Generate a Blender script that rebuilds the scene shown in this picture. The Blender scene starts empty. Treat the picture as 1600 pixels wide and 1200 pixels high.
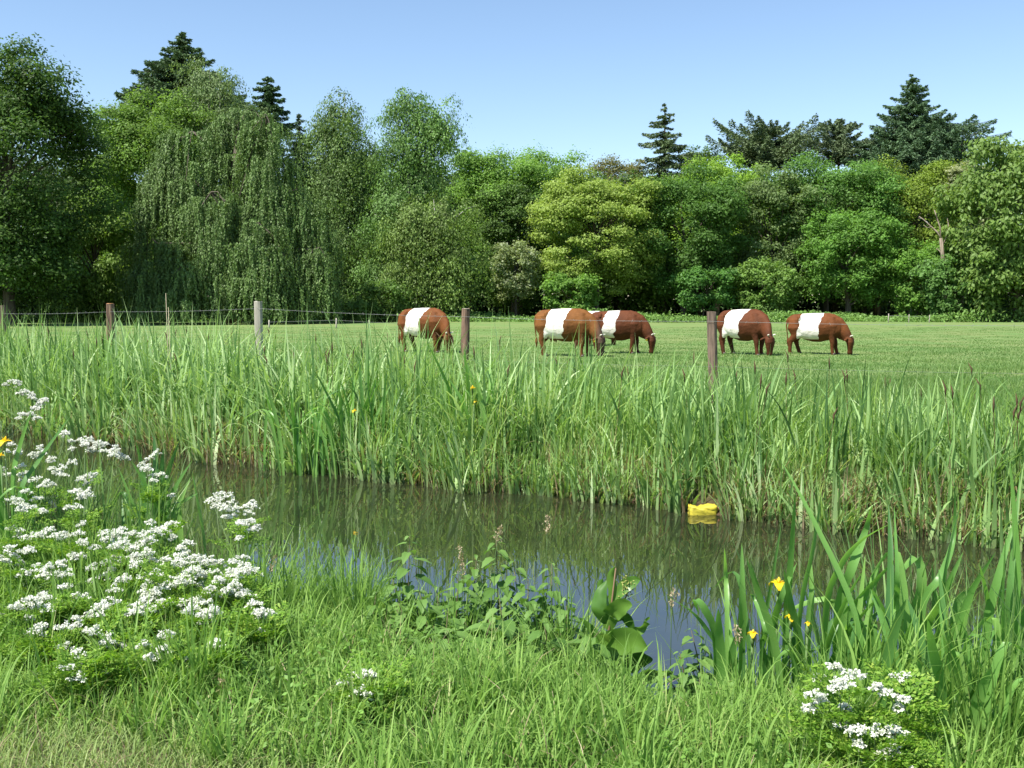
import bpy, bmesh, math, random
import numpy as np
from mathutils import Vector, Matrix
sc = bpy.context.scene
COL = sc.collection
rng = np.random.default_rng(11)
random.seed(5)

# ------------------------------------------------------------------ camera, sky, sun
F_PX = 1600.0
PITCH = math.atan(128 / F_PX)
CZ = 1.5
cam_d = bpy.data.cameras.new('camera')
cam = bpy.data.objects.new('camera', cam_d); COL.objects.link(cam)
cam.location = (0, 0, CZ)
cam.rotation_euler = (math.pi / 2 - PITCH, 0, 0)
cam_d.sensor_fit = 'HORIZONTAL'; cam_d.sensor_width = 36.0
cam_d.lens = 36.0 * F_PX / 1600.0
cam_d.clip_start = 0.05; cam_d.clip_end = 3000
sc.camera = cam
SUN_EL = math.radians(56); SUN_AZ = math.radians(-128)      # azimuth measured from +Y towards +X
world = bpy.data.worlds.new('World'); sc.world = world; world.use_nodes = True
wn = world.node_tree
bg = wn.nodes['Background']
sky = wn.nodes.new('ShaderNodeTexSky'); sky.sky_type = 'NISHITA'; sky.sun_disc = False
sky.sun_elevation = SUN_EL; sky.sun_rotation = SUN_AZ
sky.air_density = 1.0; sky.dust_density = 0.1; sky.ozone_density = 2.2; sky.altitude = 0
wn.links.new(sky.outputs[0], bg.inputs[0]); bg.inputs[1].default_value = 0.098
sd = bpy.data.lights.new('sun', 'SUN'); sun = bpy.data.objects.new('sun', sd); COL.objects.link(sun)
sd.energy = 5.0; sd.angle = math.radians(0.55); sd.color = (1.0, 0.955, 0.87)
S = Vector((math.sin(SUN_AZ) * math.cos(SUN_EL), math.cos(SUN_AZ) * math.cos(SUN_EL), math.sin(SUN_EL)))
sun.rotation_euler = S.to_track_quat('Z', 'Y').to_euler(); sun.location = (-20, -20, 40)
sc.view_settings.view_transform = 'Standard'; sc.view_settings.look = 'None'
sc.view_settings.exposure = 1.0; sc.view_settings.gamma = 1.0
sc.view_settings.use_curve_mapping = False
sc.cycles.max_bounces = 6; sc.cycles.diffuse_bounces = 3; sc.cycles.transmission_bounces = 4
sc.cycles.caustics_reflective = False; sc.cycles.caustics_refractive = False

def ray(px, py):
    dx = (px - 800) / F_PX; dv = (600 - py) / F_PX
    c, s = math.cos(PITCH), math.sin(PITCH)
    return np.array([dx, c + dv * s, -s + dv * c])
def at(px, py, Y):
    d = ray(px, py); return np.array([0, 0, CZ]) + d * (Y / d[1])
def hit(px, py, z):
    d = ray(px, py); return np.array([0, 0, CZ]) + d * ((z - CZ) / d[2])

# ------------------------------------------------------------------ object helpers
def props(o, label=None, cat=None, group=None, kind=None):
    if label: o['label'] = label
    if cat: o['category'] = cat
    if group: o['group'] = group
    if kind: o['kind'] = kind
    return o
def empty(name, loc, label, cat, group=None, rz=0):
    o = bpy.data.objects.new(name, None); COL.objects.link(o)
    o.location = tuple(float(v) for v in loc); o.rotation_euler = (0, 0, rz); o.empty_display_size = 0.2
    return props(o, label, cat, group)
def link(name, me, mat, parent=None, world_origin=None):
    o = bpy.data.objects.new(name, me); COL.objects.link(o)
    if mat is not None:
        if isinstance(mat, (list, tuple)):
            for m in mat: me.materials.append(m)
        else: me.materials.append(mat)
    if parent is not None: o.parent = parent
    return o
def mesh_quads(name, V, nq, per=4, smooth=False, face_attr=None, point_attr=None, idx=None):
    """V (N,3) verts; idx (nq*per) indices (default consecutive)."""
    me = bpy.data.meshes.new(name)
    V = np.ascontiguousarray(V, dtype=np.float32)
    me.vertices.add(len(V)); me.vertices.foreach_set('co', V.ravel())
    if idx is None: idx = np.arange(nq * per, dtype=np.int32)
    me.loops.add(nq * per); me.loops.foreach_set('vertex_index', np.ascontiguousarray(idx, dtype=np.int32).ravel())
    me.polygons.add(nq); me.polygons.foreach_set('loop_start', np.arange(0, nq * per, per, dtype=np.int32))
    me.update(calc_edges=True)
    me.polygons.foreach_set('use_smooth', np.full(nq, bool(smooth)))
    for k, v in (face_attr or {}).items():
        a = me.attributes.new(k, 'FLOAT', 'FACE'); a.data.foreach_set('value', np.ascontiguousarray(v, dtype=np.float32))
    for k, v in (point_attr or {}).items():
        a = me.attributes.new(k, 'FLOAT', 'POINT'); a.data.foreach_set('value', np.ascontiguousarray(v, dtype=np.float32))
    return me
class Geo:
    """collects tubes / lofts / polygons into one mesh"""
    def __init__(s): s.v = []; s.f = []
    def add(s, vs, fs):
        b = len(s.v); s.v += [tuple(map(float, p)) for p in vs]; s.f += [tuple(b + i for i in f) for f in fs]
    def tube(s, pts, rad, n=7, cap=True, flat=None):
        pts = [np.array(p, float) for p in pts]; m = len(pts); vs = []; prev = None
        for i, p in enumerate(pts):
            t = pts[min(i + 1, m - 1)] - pts[max(i - 1, 0)]; t = t / (np.linalg.norm(t) + 1e-9)
            if prev is None:
                a = np.array([0, 0, 1.]) if abs(t[2]) < .9 else np.array([0, 1., 0])
                u = np.cross(t, a)
            else: u = prev - t * np.dot(prev, t)
            u = u / (np.linalg.norm(u) + 1e-9); w = np.cross(t, u); prev = u
            r = rad[i] if hasattr(rad, '__len__') else rad
            ru, rw = (r if hasattr(r, '__len__') else (r, r))
            for k in range(n):
                a = 2 * math.pi * k / n; vs.append(p + u * ru * math.cos(a) + w * rw * math.sin(a))
        fs = [(i * n + k, i * n + (k + 1) % n, (i + 1) * n + (k + 1) % n, (i + 1) * n + k) for i in range(m - 1) for k in range(n)]
        if cap: fs += [tuple(range(n))[::-1], tuple((m - 1) * n + k for k in range(n))]
        s.add(vs, fs)
    def mesh(s, name, smooth=True):
        me = bpy.data.meshes.new(name); me.from_pydata(s.v, [], s.f); me.update()
        bm = bmesh.new(); bm.from_mesh(me); bmesh.ops.recalc_face_normals(bm, faces=bm.faces); bm.to_mesh(me); bm.free()
        if smooth: me.polygons.foreach_set('use_smooth', np.full(len(me.polygons), True))
        return me
def norm(a): return a / (np.linalg.norm(a, axis=-1, keepdims=True) + 1e-9)
def rdir(n, g=rng):
    return norm(g.normal(size=(n, 3)))
def lowf(x, y, s, ph=0.0):
    """smooth pseudo noise in about -1..1"""
    return (np.sin(x / s + 1.3 * ph + 1.7 * np.sin(y / s * .7 + ph)) + np.sin(y / s * 1.1 + 2.1 * ph + 1.3 * np.sin(x / s * .9 - ph))
            + .6 * np.sin((x + y) / s * 2.1 + ph) + .6 * np.sin((x - y) / s * 1.9 + 3 * ph)) / 3.2

# ------------------------------------------------------------------ materials
def newmat(name):
    m = bpy.data.materials.new(name); m.use_nodes = True; nt = m.node_tree; nt.nodes.clear()
    out = nt.nodes.new('ShaderNodeOutputMaterial'); return m, nt, out
def N(nt, typ, **kw):
    n = nt.nodes.new(typ)
    for k, v in kw.items(): setattr(n, k, v)
    return n
def ramp(nt, fac, stops):
    r = N(nt, 'ShaderNodeValToRGB'); el = r.color_ramp.elements
    while len(el) < len(stops): el.new(0.5)
    for e, (p, c) in zip(el, stops): e.position = p; e.color = (*c, 1)
    nt.links.new(fac, r.inputs[0]); return r.outputs[0]
def mix(nt, fac, a, b):
    m = N(nt, 'ShaderNodeMix', data_type='RGBA'); L = nt.links.new
    if isinstance(fac, (int, float)): m.inputs[0].default_value = fac
    else: L(fac, m.inputs[0])
    for i, c in ((6, a), (7, b)):
        if isinstance(c, tuple): m.inputs[i].default_value = (*c, 1)
        else: L(c, m.inputs[i])
    return m.outputs[2]
def math_(nt, op, a, b=None, clamp=False):
    m = N(nt, 'ShaderNodeMath', operation=op); m.use_clamp = clamp
    for i, v in enumerate((a, b)):
        if v is None: continue
        if isinstance(v, (int, float)): m.inputs[i].default_value = v
        else: nt.links.new(v, m.inputs[i])
    return m.outputs[0]
def noise(nt, scale, detail=4, rough=.55, vec=None, dist=0):
    n = N(nt, 'ShaderNodeTexNoise'); n.inputs['Scale'].default_value = scale; n.inputs['Detail'].default_value = detail
    n.inputs['Roughness'].default_value = rough; n.inputs['Distortion'].default_value = dist
    if vec is None:
        tc = N(nt, 'ShaderNodeTexCoord'); vec = tc.outputs['Object']
    nt.links.new(vec, n.inputs['Vector']); return n.outputs['Fac']
def leafmat(name, stops, trans=.3, rough=.55, spec=.25, base=None, tcol=1.35, warm=(1.05, 1.1, .55)):
    """colour from the per-leaf value 'var'; base=(colour, t0, t1) blends to colour at the bottom by point attribute 't'"""
    m, nt, out = newmat(name); L = nt.links.new
    a = N(nt, 'ShaderNodeAttribute'); a.attribute_name = 'var'
    col = ramp(nt, a.outputs['Fac'], stops)
    if base:
        t = N(nt, 'ShaderNodeAttribute'); t.attribute_name = 't'
        mr = N(nt, 'ShaderNodeMapRange'); mr.inputs[1].default_value = base[1]; mr.inputs[2].default_value = base[2]
        mr.inputs[3].default_value = 1; mr.inputs[4].default_value = 0
        L(t.outputs['Fac'], mr.inputs[0]); col = mix(nt, mr.outputs[0], col, base[0])
    p = N(nt, 'ShaderNodeBsdfPrincipled'); L(col, p.inputs['Base Color'])
    p.inputs['Roughness'].default_value = rough; p.inputs['Specular IOR Level'].default_value = spec
    tr = N(nt, 'ShaderNodeBsdfTranslucent')
    mm = N(nt, 'ShaderNodeMix', data_type='RGBA', blend_type='MULTIPLY'); mm.inputs[0].default_value = 1
    L(col, mm.inputs[6]); mm.inputs[7].default_value = (warm[0] * tcol, warm[1] * tcol, warm[2] * tcol, 1)
    L(mm.outputs[2], tr.inputs[0])
    ms = N(nt, 'ShaderNodeMixShader'); ms.inputs[0].default_value = trans
    L(p.outputs[0], ms.inputs[1]); L(tr.outputs[0], ms.inputs[2]); L(ms.outputs[0], out.inputs[0])
    return m
def barkmat(name, c1, c2, scale=6, stretch=.15, rough=.9):
    m, nt, out = newmat(name); L = nt.links.new
    tc = N(nt, 'ShaderNodeTexCoord'); mp = N(nt, 'ShaderNodeMapping'); mp.inputs['Scale'].default_value = (1, 1, stretch)
    L(tc.outputs['Object'], mp.inputs[0])
    n = noise(nt, scale, 6, .65, mp.outputs[0]); col = ramp(nt, n, [(.35, c1), (.62, c2)])
    p = N(nt, 'ShaderNodeBsdfPrincipled'); L(col, p.inputs['Base Color']); p.inputs['Roughness'].default_value = rough
    b = N(nt, 'ShaderNodeBump'); b.inputs['Strength'].default_value = .6; b.inputs['Distance'].default_value = .02
    L(n, b.inputs['Height']); L(b.outputs[0], p.inputs['Normal']); L(p.outputs[0], out.inputs[0]); return m
def plain(name, col, rough=.6, var=.12, scale=20, spec=.4, metal=0):
    m, nt, out = newmat(name); L = nt.links.new
    n = noise(nt, scale, 4); c = ramp(nt, n, [(.3, tuple(v * (1 - var) for v in col)), (.7, tuple(min(1, v * (1 + var)) for v in col))])
    p = N(nt, 'ShaderNodeBsdfPrincipled'); L(c, p.inputs['Base Color']); p.inputs['Roughness'].default_value = rough
    p.inputs['Specular IOR Level'].default_value = spec; p.inputs['Metallic'].default_value = metal
    L(p.outputs[0], out.inputs[0]); return m
def mul(c, k): return tuple(min(1, v * k) for v in c)
def stops3(c, s=.45, tip=None):
    """dark, mid, light stops round a colour"""
    c = mul(c, 1.75); st = [(0, mul(c, 1 - s)), (.5, c), (1, tip or mul(c, 1 + s))]
    return st

# ------------------------------------------------------------------ ground and water
WZ = -0.40
FAR_PX = [(-120, 655), (60, 682), (250, 708), (480, 738), (620, 752), (750, 766), (850, 772), (960, 788), (1100, 800), (1230, 818), (1330, 832), (1460, 845), (1620, 858)]
fp = np.array([hit(a, b, WZ)[:2] for a, b in FAR_PX])
fp = fp[np.argsort(fp[:, 0])]
fx = np.concatenate([[-60], fp[:, 0], [60]])
fy = np.concatenate([[fp[0, 1] + .6 * (fp[0, 0] + 60)], fp[:, 1], [fp[-1, 1] - .5 * (60 - fp[-1, 0])]])
def far_line(x): return np.interp(x, fx, fy) + .10 * np.sin(x * 2.3) + .06 * np.sin(x * 5.9 + 1)
def near_line(x): return 5.3 - .5 * x + .12 * np.sin(x * 1.9 + .5) + .06 * np.sin(x * 4.7) - .30 * np.exp(-((x - .64) / .20) ** 2)
def sstep(a, b, v): t = np.clip((v - a) / (b - a), 0, 1); return t * t * (3 - 2 * t)
def gz(x, y):
    x = np.asarray(x, float); y = np.asarray(y, float)
    k = .87
    dn = (near_line(x) - y) * k          # >0 on the near bank
    df = (y - far_line(x)) * k           # >0 on the far bank
    near = -.50 + .38 * sstep(-.1, .95, dn) + .02 * lowf(x, y, .5, 1)
    far = -.44 + .40 * sstep(-.05, .6, df) + .04 * sstep(.6, 2.2, df) + .02 * lowf(x, y, .6, 2) + .03 * lowf(x, y, 7, 3) * sstep(2, 8, df)
    bed = -.85
    z = np.where(dn > -.1, near, np.where(df > -.05, far, bed))
    zb = bed + (near - bed) * sstep(-.7, -.1, dn); z = np.where((dn <= -.1) & (dn > -.7), zb, z)
    zf = bed + (far - bed) * sstep(-.6, -.05, df); z = np.where((df <= -.05) & (df > -.6) & (dn <= -.1), np.maximum(z, zf), z)
    return z
def axis(segs):
    a = [];
    for s, e, st in segs: a.append(np.arange(s, e, st))
    a.append([segs[-1][1]]); return np.concatenate(a)
gx = axis([(-700, -100, 60), (-100, -30, 5), (-30, -12, .8), (-12, 8, .1), (8, 30, .8), (30, 100, 5), (100, 700, 60)])
gy = axis([(-300, -20, 30), (-20, 0, 1.2), (0, 2.8, .3), (2.8, 17, .1), (17, 40, .6), (40, 130, 3), (130, 900, 70)])
X, Y = np.meshgrid(gx, gy); Z = gz(X, Y)
nx, ny = len(gx), len(gy)
ii = (np.arange(ny - 1)[:, None] * nx + np.arange(nx - 1)[None, :]).ravel()
idx = np.stack([ii, ii + 1, ii + nx + 1, ii + nx], 1)
V = np.stack([X.ravel(), Y.ravel(), Z.ravel()], 1)
dnv = ((near_line(X) - Y) * .87).ravel(); dfv = ((Y - far_line(X)) * .87).ravel()
mud = np.clip(1 - np.maximum(dnv - .1, dfv - .15) / .55, 0, 1)
side = (dfv > 0).astype(float)
def path_mask(x, y):
    """worn strip along the near bank, lower left of the view"""
    e = 3.62 - .10 * (x + 1.6) + .10 * np.sin(x * 3) + .05 * np.sin(x * 7.1) - .95 * np.clip(x + .9, 0, 3)
    return sstep(.42, -.25, y - e)
pm = path_mask(X, Y).ravel() * (dnv > .2)
gm = mesh_quads('ground', V, len(ii), idx=idx.ravel(), smooth=True, point_attr={'mud': mud, 'path': pm, 'field': side})
m, nt, out = newmat('ground'); L = nt.links.new
def attr(nm):
    a = N(nt, 'ShaderNodeAttribute'); a.attribute_name = nm; return a.outputs['Fac']
n1 = noise(nt, .35, 6); n2 = noise(nt, 9, 6, .65); n3 = noise(nt, 1.7, 4)
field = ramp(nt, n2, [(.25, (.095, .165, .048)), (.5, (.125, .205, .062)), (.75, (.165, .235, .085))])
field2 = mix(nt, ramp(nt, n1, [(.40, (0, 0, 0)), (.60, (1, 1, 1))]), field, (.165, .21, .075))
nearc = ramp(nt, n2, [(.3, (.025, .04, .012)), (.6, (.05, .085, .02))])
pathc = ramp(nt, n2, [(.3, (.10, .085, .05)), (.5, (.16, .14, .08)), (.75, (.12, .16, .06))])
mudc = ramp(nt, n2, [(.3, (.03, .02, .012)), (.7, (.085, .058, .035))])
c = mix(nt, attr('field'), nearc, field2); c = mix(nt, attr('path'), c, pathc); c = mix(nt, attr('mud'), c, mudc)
p = N(nt, 'ShaderNodeBsdfPrincipled'); L(c, p.inputs['Base Color']); p.inputs['Roughness'].default_value = .95; p.inputs['Specular IOR Level'].default_value = .1
b = N(nt, 'ShaderNodeBump'); b.inputs['Strength'].default_value = .5; b.inputs['Distance'].default_value = .05
L(n2, b.inputs['Height']); L(b.outputs[0], p.inputs['Normal']); L(p.outputs[0], out.inputs[0])
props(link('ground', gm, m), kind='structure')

wx = np.arange(-60, 61, 1.0)
Vw = np.concatenate([np.stack([wx, near_line(wx) - 1.1, np.full_like(wx, WZ)], 1), np.stack([wx, np.maximum(far_line(wx) + .5, near_line(wx)), np.full_like(wx, WZ)], 1)])
k = np.arange(len(wx) - 1); nw = len(wx)
wm = mesh_quads('water', Vw, len(k), idx=np.stack([k, k + 1, k + 1 + nw, k + nw], 1).ravel())
m, nt, out = newmat('ditch_water'); L = nt.links.new
tc = N(nt, 'ShaderNodeTexCoord')
p = N(nt, 'ShaderNodeBsdfPrincipled'); n2 = noise(nt, 3, 4)
L(ramp(nt, n2, [(.3, (.014, .018, .009)), (.7, (.026, .028, .014))]), p.inputs['Base Color'])
p.inputs['Roughness'].default_value = .012; p.inputs['IOR'].default_value = 1.95; p.inputs['Specular IOR Level'].default_value = .8
nb = noise(nt, 2.2, 3, .5, dist=.4); b = N(nt, 'ShaderNodeBump'); b.inputs['Strength'].default_value = .05; b.inputs['Distance'].default_value = .03
L(nb, b.inputs['Height']); L(b.outputs[0], p.inputs['Normal']); L(p.outputs[0], out.inputs[0])
props(link('water', wm, m), kind='structure')

# ------------------------------------------------------------------ foliage builders
def leaves(name, C, Nn, size, var, mat, parent, aspect=.55, long_dir=None, g=rng, origin=None):
    n = len(C)
    size = np.broadcast_to(size, (n,)) * g.uniform(.7, 1.3, n)
    a = long_dir if long_dir is not None else rdir(n, g)
    U = norm(a - Nn * np.sum(a * Nn, 1, keepdims=True)); W = np.cross(Nn, U)
    U = U * size[:, None]; W = W * (size * aspect)[:, None]
    V = np.stack([C - U, C + W - U * .15, C + U, C - W - U * .15], 1).reshape(-1, 3)
    me = mesh_quads(name, V, n, face_attr={'var': var})
    return link(name, me, mat, parent)

BARK = barkmat('bark_grey_brown', (.035, .028, .02), (.11, .09, .065))
BARKP = barkmat('bark_pale', (.16, .14, .11), (.36, .33, .28))
BARKB = barkmat('bark_birch', (.10, .09, .08), (.42, .40, .36), 3, 1.5)

def limbs(g, base, H, R, targets, name, mat, parent, r0=.3, zc=None):
    G = Geo()
    top = np.array([0, 0, H * .93])
    ph = g.uniform(0, 6)
    tp = [np.array([.25 * math.sin(ph + i * .9), .25 * math.cos(ph * 1.3 + i), 0]) * (i / 7) * 1.4 + top * (i / 7) for i in range(8)]
    G.tube([np.array([0, 0, -.15])] + tp, [r0 * 1.5] + [r0 * (1 - .13 * i) for i in range(8)], 8)
    for t in targets:
        zt = min(max(t[2] * g.uniform(.45, .75), H * .12), H * .85)
        i = min(int(zt / H / .93 * 7), 6); s = tp[i] + (tp[i + 1] - tp[i]) * (zt / (H * .93) * 7 - i)
        mid = s + (t - s) * .5 + np.array([0, 0, .08 * np.linalg.norm(t - s)]) + g.normal(size=3) * .15
        rr = r0 * .35 * g.uniform(.6, 1)
        G.tube([s, s + (mid - s) * .5 + g.normal(size=3) * .08, mid, mid + (t - mid) * .55 + g.normal(size=3) * .1, t], [rr, rr * .8, rr * .6, rr * .38, rr * .15], 5)
    return link(name, G.mesh(name), mat, parent)

def broadleaf(px0, px1, pytop, Y, label, col, seed, name='broadleaf_tree', cat='tree', low=1.0, leaf=.115, dens=1.0, clump=1.0, tip=None, bark=None,
              depth=.8, shape=.75, droop=0.0, trunk_r=.28, trans=.42, group='trees along the far edge of the pasture', vs=.45, spread=.95, mat=None, flat=.8):
    g = np.random.default_rng(seed); col = (col[0] * 1.12, col[1] * 1.0, col[2] * .95)
    xc = at((px0 + px1) / 2, 480, Y)[0]; R = (px1 - px0) / 2 / F_PX * Y
    H = at(800, pytop, Y)[2]
    z0 = float(gz(xc, Y))
    root = empty(name, (xc, Y, z0), label, cat, group)
    hc = (H - low) / 2; zc = low + hc
    rc0 = np.clip(.19 * (R * hc) ** .5, .45, 1.5) * clump
    area = 4 * math.pi * R * hc
    M = int(np.clip(area / (rc0 ** 2 * math.pi) * 2.2, 22, 420))
    d = rdir(M, g); d[:, 2] = np.sign(d[:, 2]) * np.abs(d[:, 2]) ** .9
    d = norm(d)
    back = (d[:, 1] > .35) & (g.random(M) < .45); d = d[~back]; M = len(d)
    az = np.arctan2(d[:, 1], d[:, 0]); el = d[:, 2]
    lob = 1 + .14 * np.sin(az * 3 + seed) * np.cos(el * 4 + seed) + .13 * np.sin(az * 6 + el * 7 + seed * 2) + .07 * g.normal(size=M)
    # super-ellipsoid: fuller than a ball, narrower foot
    sx = np.sign(d) * np.abs(d) ** shape
    rr = (g.random(M) ** .3) * .36 + .64
    c = sx * np.array([R, R * depth, hc]) * (lob * rr * spread)[:, None]
    wf = 1 - .18 * np.clip(-c[:, 2] / hc, 0, 1)
    c[:, :2] *= wf[:, None]; c[:, 2] += zc
    rcs = rc0 * g.uniform(.45, 1.5, M)
    ztop = np.max(c[:, 2] + .6 * rcs); up_ = c[:, 2] > zc; c[up_, 2] = zc + (c[up_, 2] - zc) * (H - zc) / (ztop - zc)
    nl = np.maximum(dens * 165 * (rcs / .14) ** 2 * (.14 / leaf) ** 1.5 * .024, 30).astype(int)
    ci = np.repeat(np.arange(M), nl); n = len(ci)
    dd = rdir(n, g); dd[:, 2] = np.where(dd[:, 2] < 0, dd[:, 2] * np.where(g.random(n) < .55, -1, 1), dd[:, 2])
    dd[:, 1] = np.where((dd[:, 1] > 0) & (g.random(n) < .35), -dd[:, 1], dd[:, 1])
    rad = rcs[ci] * (1 + .26 * g.normal(size=n)) * (.5 + .5 * g.random(n) ** .5)
    C = c[ci] + dd * rad[:, None] * np.array([1, 1, flat])
    C[:, 2] -= droop * g.random(n) ** 2 * rcs[ci]
    C[:, 2] = np.maximum(C[:, 2], .15)
    oo = norm(c)[ci] * 1.0; oo[:, 2] *= .4; Nn = norm(dd * .7 + oo * .25 + np.array([0, 0, .35]) + rdir(n, g) * .75)
    cv = g.normal(size=M) * .10
    var = np.clip(.45 + cv[ci] + g.normal(size=n) * .17 + .12 * (dd[:, 2]), 0, 1)
    mt = mat or leafmat(name + '_leaf', stops3(col, vs, tip), trans=trans)
    ld = None
    if droop: ld = norm(rdir(n, g) * .6 + np.array([0, 0, -1]))
    leaves('crown', C, Nn, leaf, var, mt, root, g=g, long_dir=ld)
    tg = c[g.choice(M, min(M, 16), replace=False)]
    limbs(g, None, H * .92, R, tg, 'trunk', bark or BARK, root, trunk_r)
    return root

def conifer(px, pytop, halfw_px, pyw, Y, label, col, seed, name='spruce_tree', up=.0, dens=1.0, irr=.25, zlow=None, group='conifers rising above the wood', power=.9, leaf=.16, gap=.42):
    """apex at (px, pytop); half width halfw_px reached at picture height pyw"""
    g = np.random.default_rng(seed)
    xc = at(px, 480, Y)[0]; H = at(800, pytop, Y)[2]; zw = at(800, pyw, Y)[2]; Rw = halfw_px / F_PX * Y
    zl = zw - (H - zw) * .9 if zlow is None else zlow; zl = max(zl, 1.5)
    root = empty(name, (xc, Y, 0), label, 'tree', group)
    G = Geo(); G.tube([(0, 0, -.2), (.1, 0, H * .5), (0, 0, H - .2)], [.35, .22, .03], 7)
    Cs = []; Ns = []; Ls = []
    z = H - .25
    while z > zl:
        f = (H - z) / (H - zw); Rz = Rw * min(f, 1.6) ** power
        nb = 5 + int(3 * min(1, f))
        for b in range(nb):
            if g.random() < .16: continue
            zz0 = z; z = zz0 + g.normal() * gap * .35
            a = 2 * math.pi * (b + g.random() * .9) / nb
            Lb = max(.15, Rz * (1 + irr * float(np.clip(g.normal(), -1.4, 1.2))))
            k = max(6, int(Lb * 12))
            s = np.linspace(.06, 1, k); up_ = up * Lb + .05 * g.normal() * Lb
            bx = np.cos(a) * Lb * s; by = np.sin(a) * Lb * s
            bz = z + up_ * s - .30 * Lb * s ** 1.3 * (1 - up) + .22 * Lb * s ** 3
            G.tube([(0, 0, z), (bx[k // 2], by[k // 2], bz[k // 2]), (bx[-1], by[-1], bz[-1])], [.045, .03, .01], 4, cap=False)
            m_ = int(10 * dens)
            P = np.repeat(np.stack([bx, by, bz], 1), m_, 0); n = len(P); ss = np.repeat(s, m_)
            wd = (.10 + .20 * Lb * np.sin(np.pi * np.clip(ss * .85 + .12, 0, 1))) * g.uniform(-1, 1, n)
            per = np.array([-math.sin(a), math.cos(a), 0]); P = P + per * wd[:, None]
            P[:, 2] -= np.abs(wd) * .35 + (.12 + .05 * Lb) * g.random(n) ** 2 - .10 * g.random(n)
            Cs.append(P); Ls.append(norm(np.array([math.cos(a), math.sin(a), -.15]) + per * np.sign(wd)[:, None] * .8 + g.normal(size=(n, 3)) * .25))
            Ns.append(norm(np.array([0, 0, 1.]) + g.normal(size=(n, 3)) * .9))
            z = zz0
        z -= gap * g.uniform(.7, 1.2)
    C = np.concatenate(Cs); Nn = np.concatenate(Ns); Ld = np.concatenate(Ls); n = len(C)
    leaves('crown', C, Nn, leaf, np.clip(.45 + .2 * g.normal(size=n), 0, 1), leafmat(name + '_needles', stops3(col, .5), trans=.12), root, aspect=.32, long_dir=Ld, g=g)
    link('trunk', G.mesh('trunk'), BARK, root)
    return root

def weeping(px0, px1, pytop, Y, label, col, seed, peaks, name='weeping_beech', leafs=.085, bark=None, group=None, dens=1.0):
    """peaks: (px, py, halfwidth px, skirt bottom py, depth offset): a dome of hanging shoots under each"""
    g = np.random.default_rng(seed)
    xc = at((px0 + px1) / 2, 480, Y)[0]; root = empty(name, (xc, Y, 0), label, 'tree', group)
    G = Geo(); Cs = []; cvs = []; Os = []
    Htop = at(800, pytop, Y)[2]
    G.tube([(0, 0, -.2), (.2, 0, 3), (.1, .2, 7), (.4, 0, Htop * .8)], [.6, .45, .35, .12], 9)
    for (px, py, hw, pb, dy) in peaks:
        pt = at(px, py, Y + dy); pt[0] -= xc; pt[1] -= Y; R = hw / F_PX * (Y + dy); zb = max(at(800, pb, Y + dy)[2], .35)
        H = pt[2] - zb
        s = np.array([.1, 0, min(Htop * .7, pt[2] * .7)])
        G.tube([s, (s + pt) / 2 + np.array([0, 0, .9]), pt], [.16, .10, .05], 6)
        nt_ = int(dens * (R * 2 * H) / 1.35) + 8
        for i in range(nt_):
            a = g.uniform(0, 2 * math.pi)
            if math.sin(a) > .3 and g.random() < .5: a = -a
            f = g.random() ** .6                        # 0 at the top, 1 at the skirt
            rr = R * (math.sqrt(f) * .93 + .05) * g.uniform(.78, 1.04)
            zt = pt[2] - H * f ** 1.7 * .86
            cx = pt[0] + math.cos(a) * rr; cy = pt[1] + math.sin(a) * rr * .8
            if g.random() < .07:
                hub = np.array([pt[0], pt[1], pt[2]])
                e = np.array([cx, cy, zt])
                G.tube([hub, (hub + e) / 2 + np.array([0, 0, .4]), e, e + np.array([math.cos(a) * .2, math.sin(a) * .2, -.5])], [.05, .035, .02, .008], 4, cap=False)
            ns = int(g.integers(12, 22)); tw = g.uniform(.35, .8)
            cvv = g.normal() * .11
            for k in range(ns):
                q = g.normal(size=2) * tw * .55
                Ln = min(zt - .3, g.uniform(1.2, 3.6)); z_s = zt - (q @ q) * .5 + .15
                m_ = int(Ln / .055)
                if m_ < 4: continue
                u = np.linspace(0, 1, m_)
                ph = g.uniform(0, 6)
                P = np.stack([cx + q[0] + .09 * np.sin(u * 4 + ph) + math.cos(a) * .18 * u ** .5, cy + q[1] + .09 * np.cos(u * 3 + ph) + math.sin(a) * .18 * u ** .5, z_s - Ln * u], 1)
                P += g.normal(size=P.shape) * np.array([.045, .045, .03])
                P = P[P[:, 2] > zb * .5]
                Cs.append(P); cvs.append(np.full(len(P), cvv)); Os.append(np.repeat(np.array([[math.cos(a) * .7 + q[0] * .8, math.sin(a) * .7 + q[1] * .8, .1]]), len(P), 0))
    C = np.concatenate(Cs); n = len(C); cv = np.concatenate(cvs)
    a2 = rdir(n, g) * .75; a2[:, 2] += .15; Nn = norm(a2 + np.concatenate(Os))
    leaves('crown', C, Nn, leafs, np.clip(.45 + cv + g.normal(size=n) * .18, 0, 1), leafmat(name + '_leaf', stops3(col, .45), trans=.22), root, long_dir=norm(rdir(n, g) * .5 + np.array([0, 0, -1])), g=g, aspect=.5)
    link('trunk', G.mesh('trunk'), bark or BARK, root)
    return root

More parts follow.
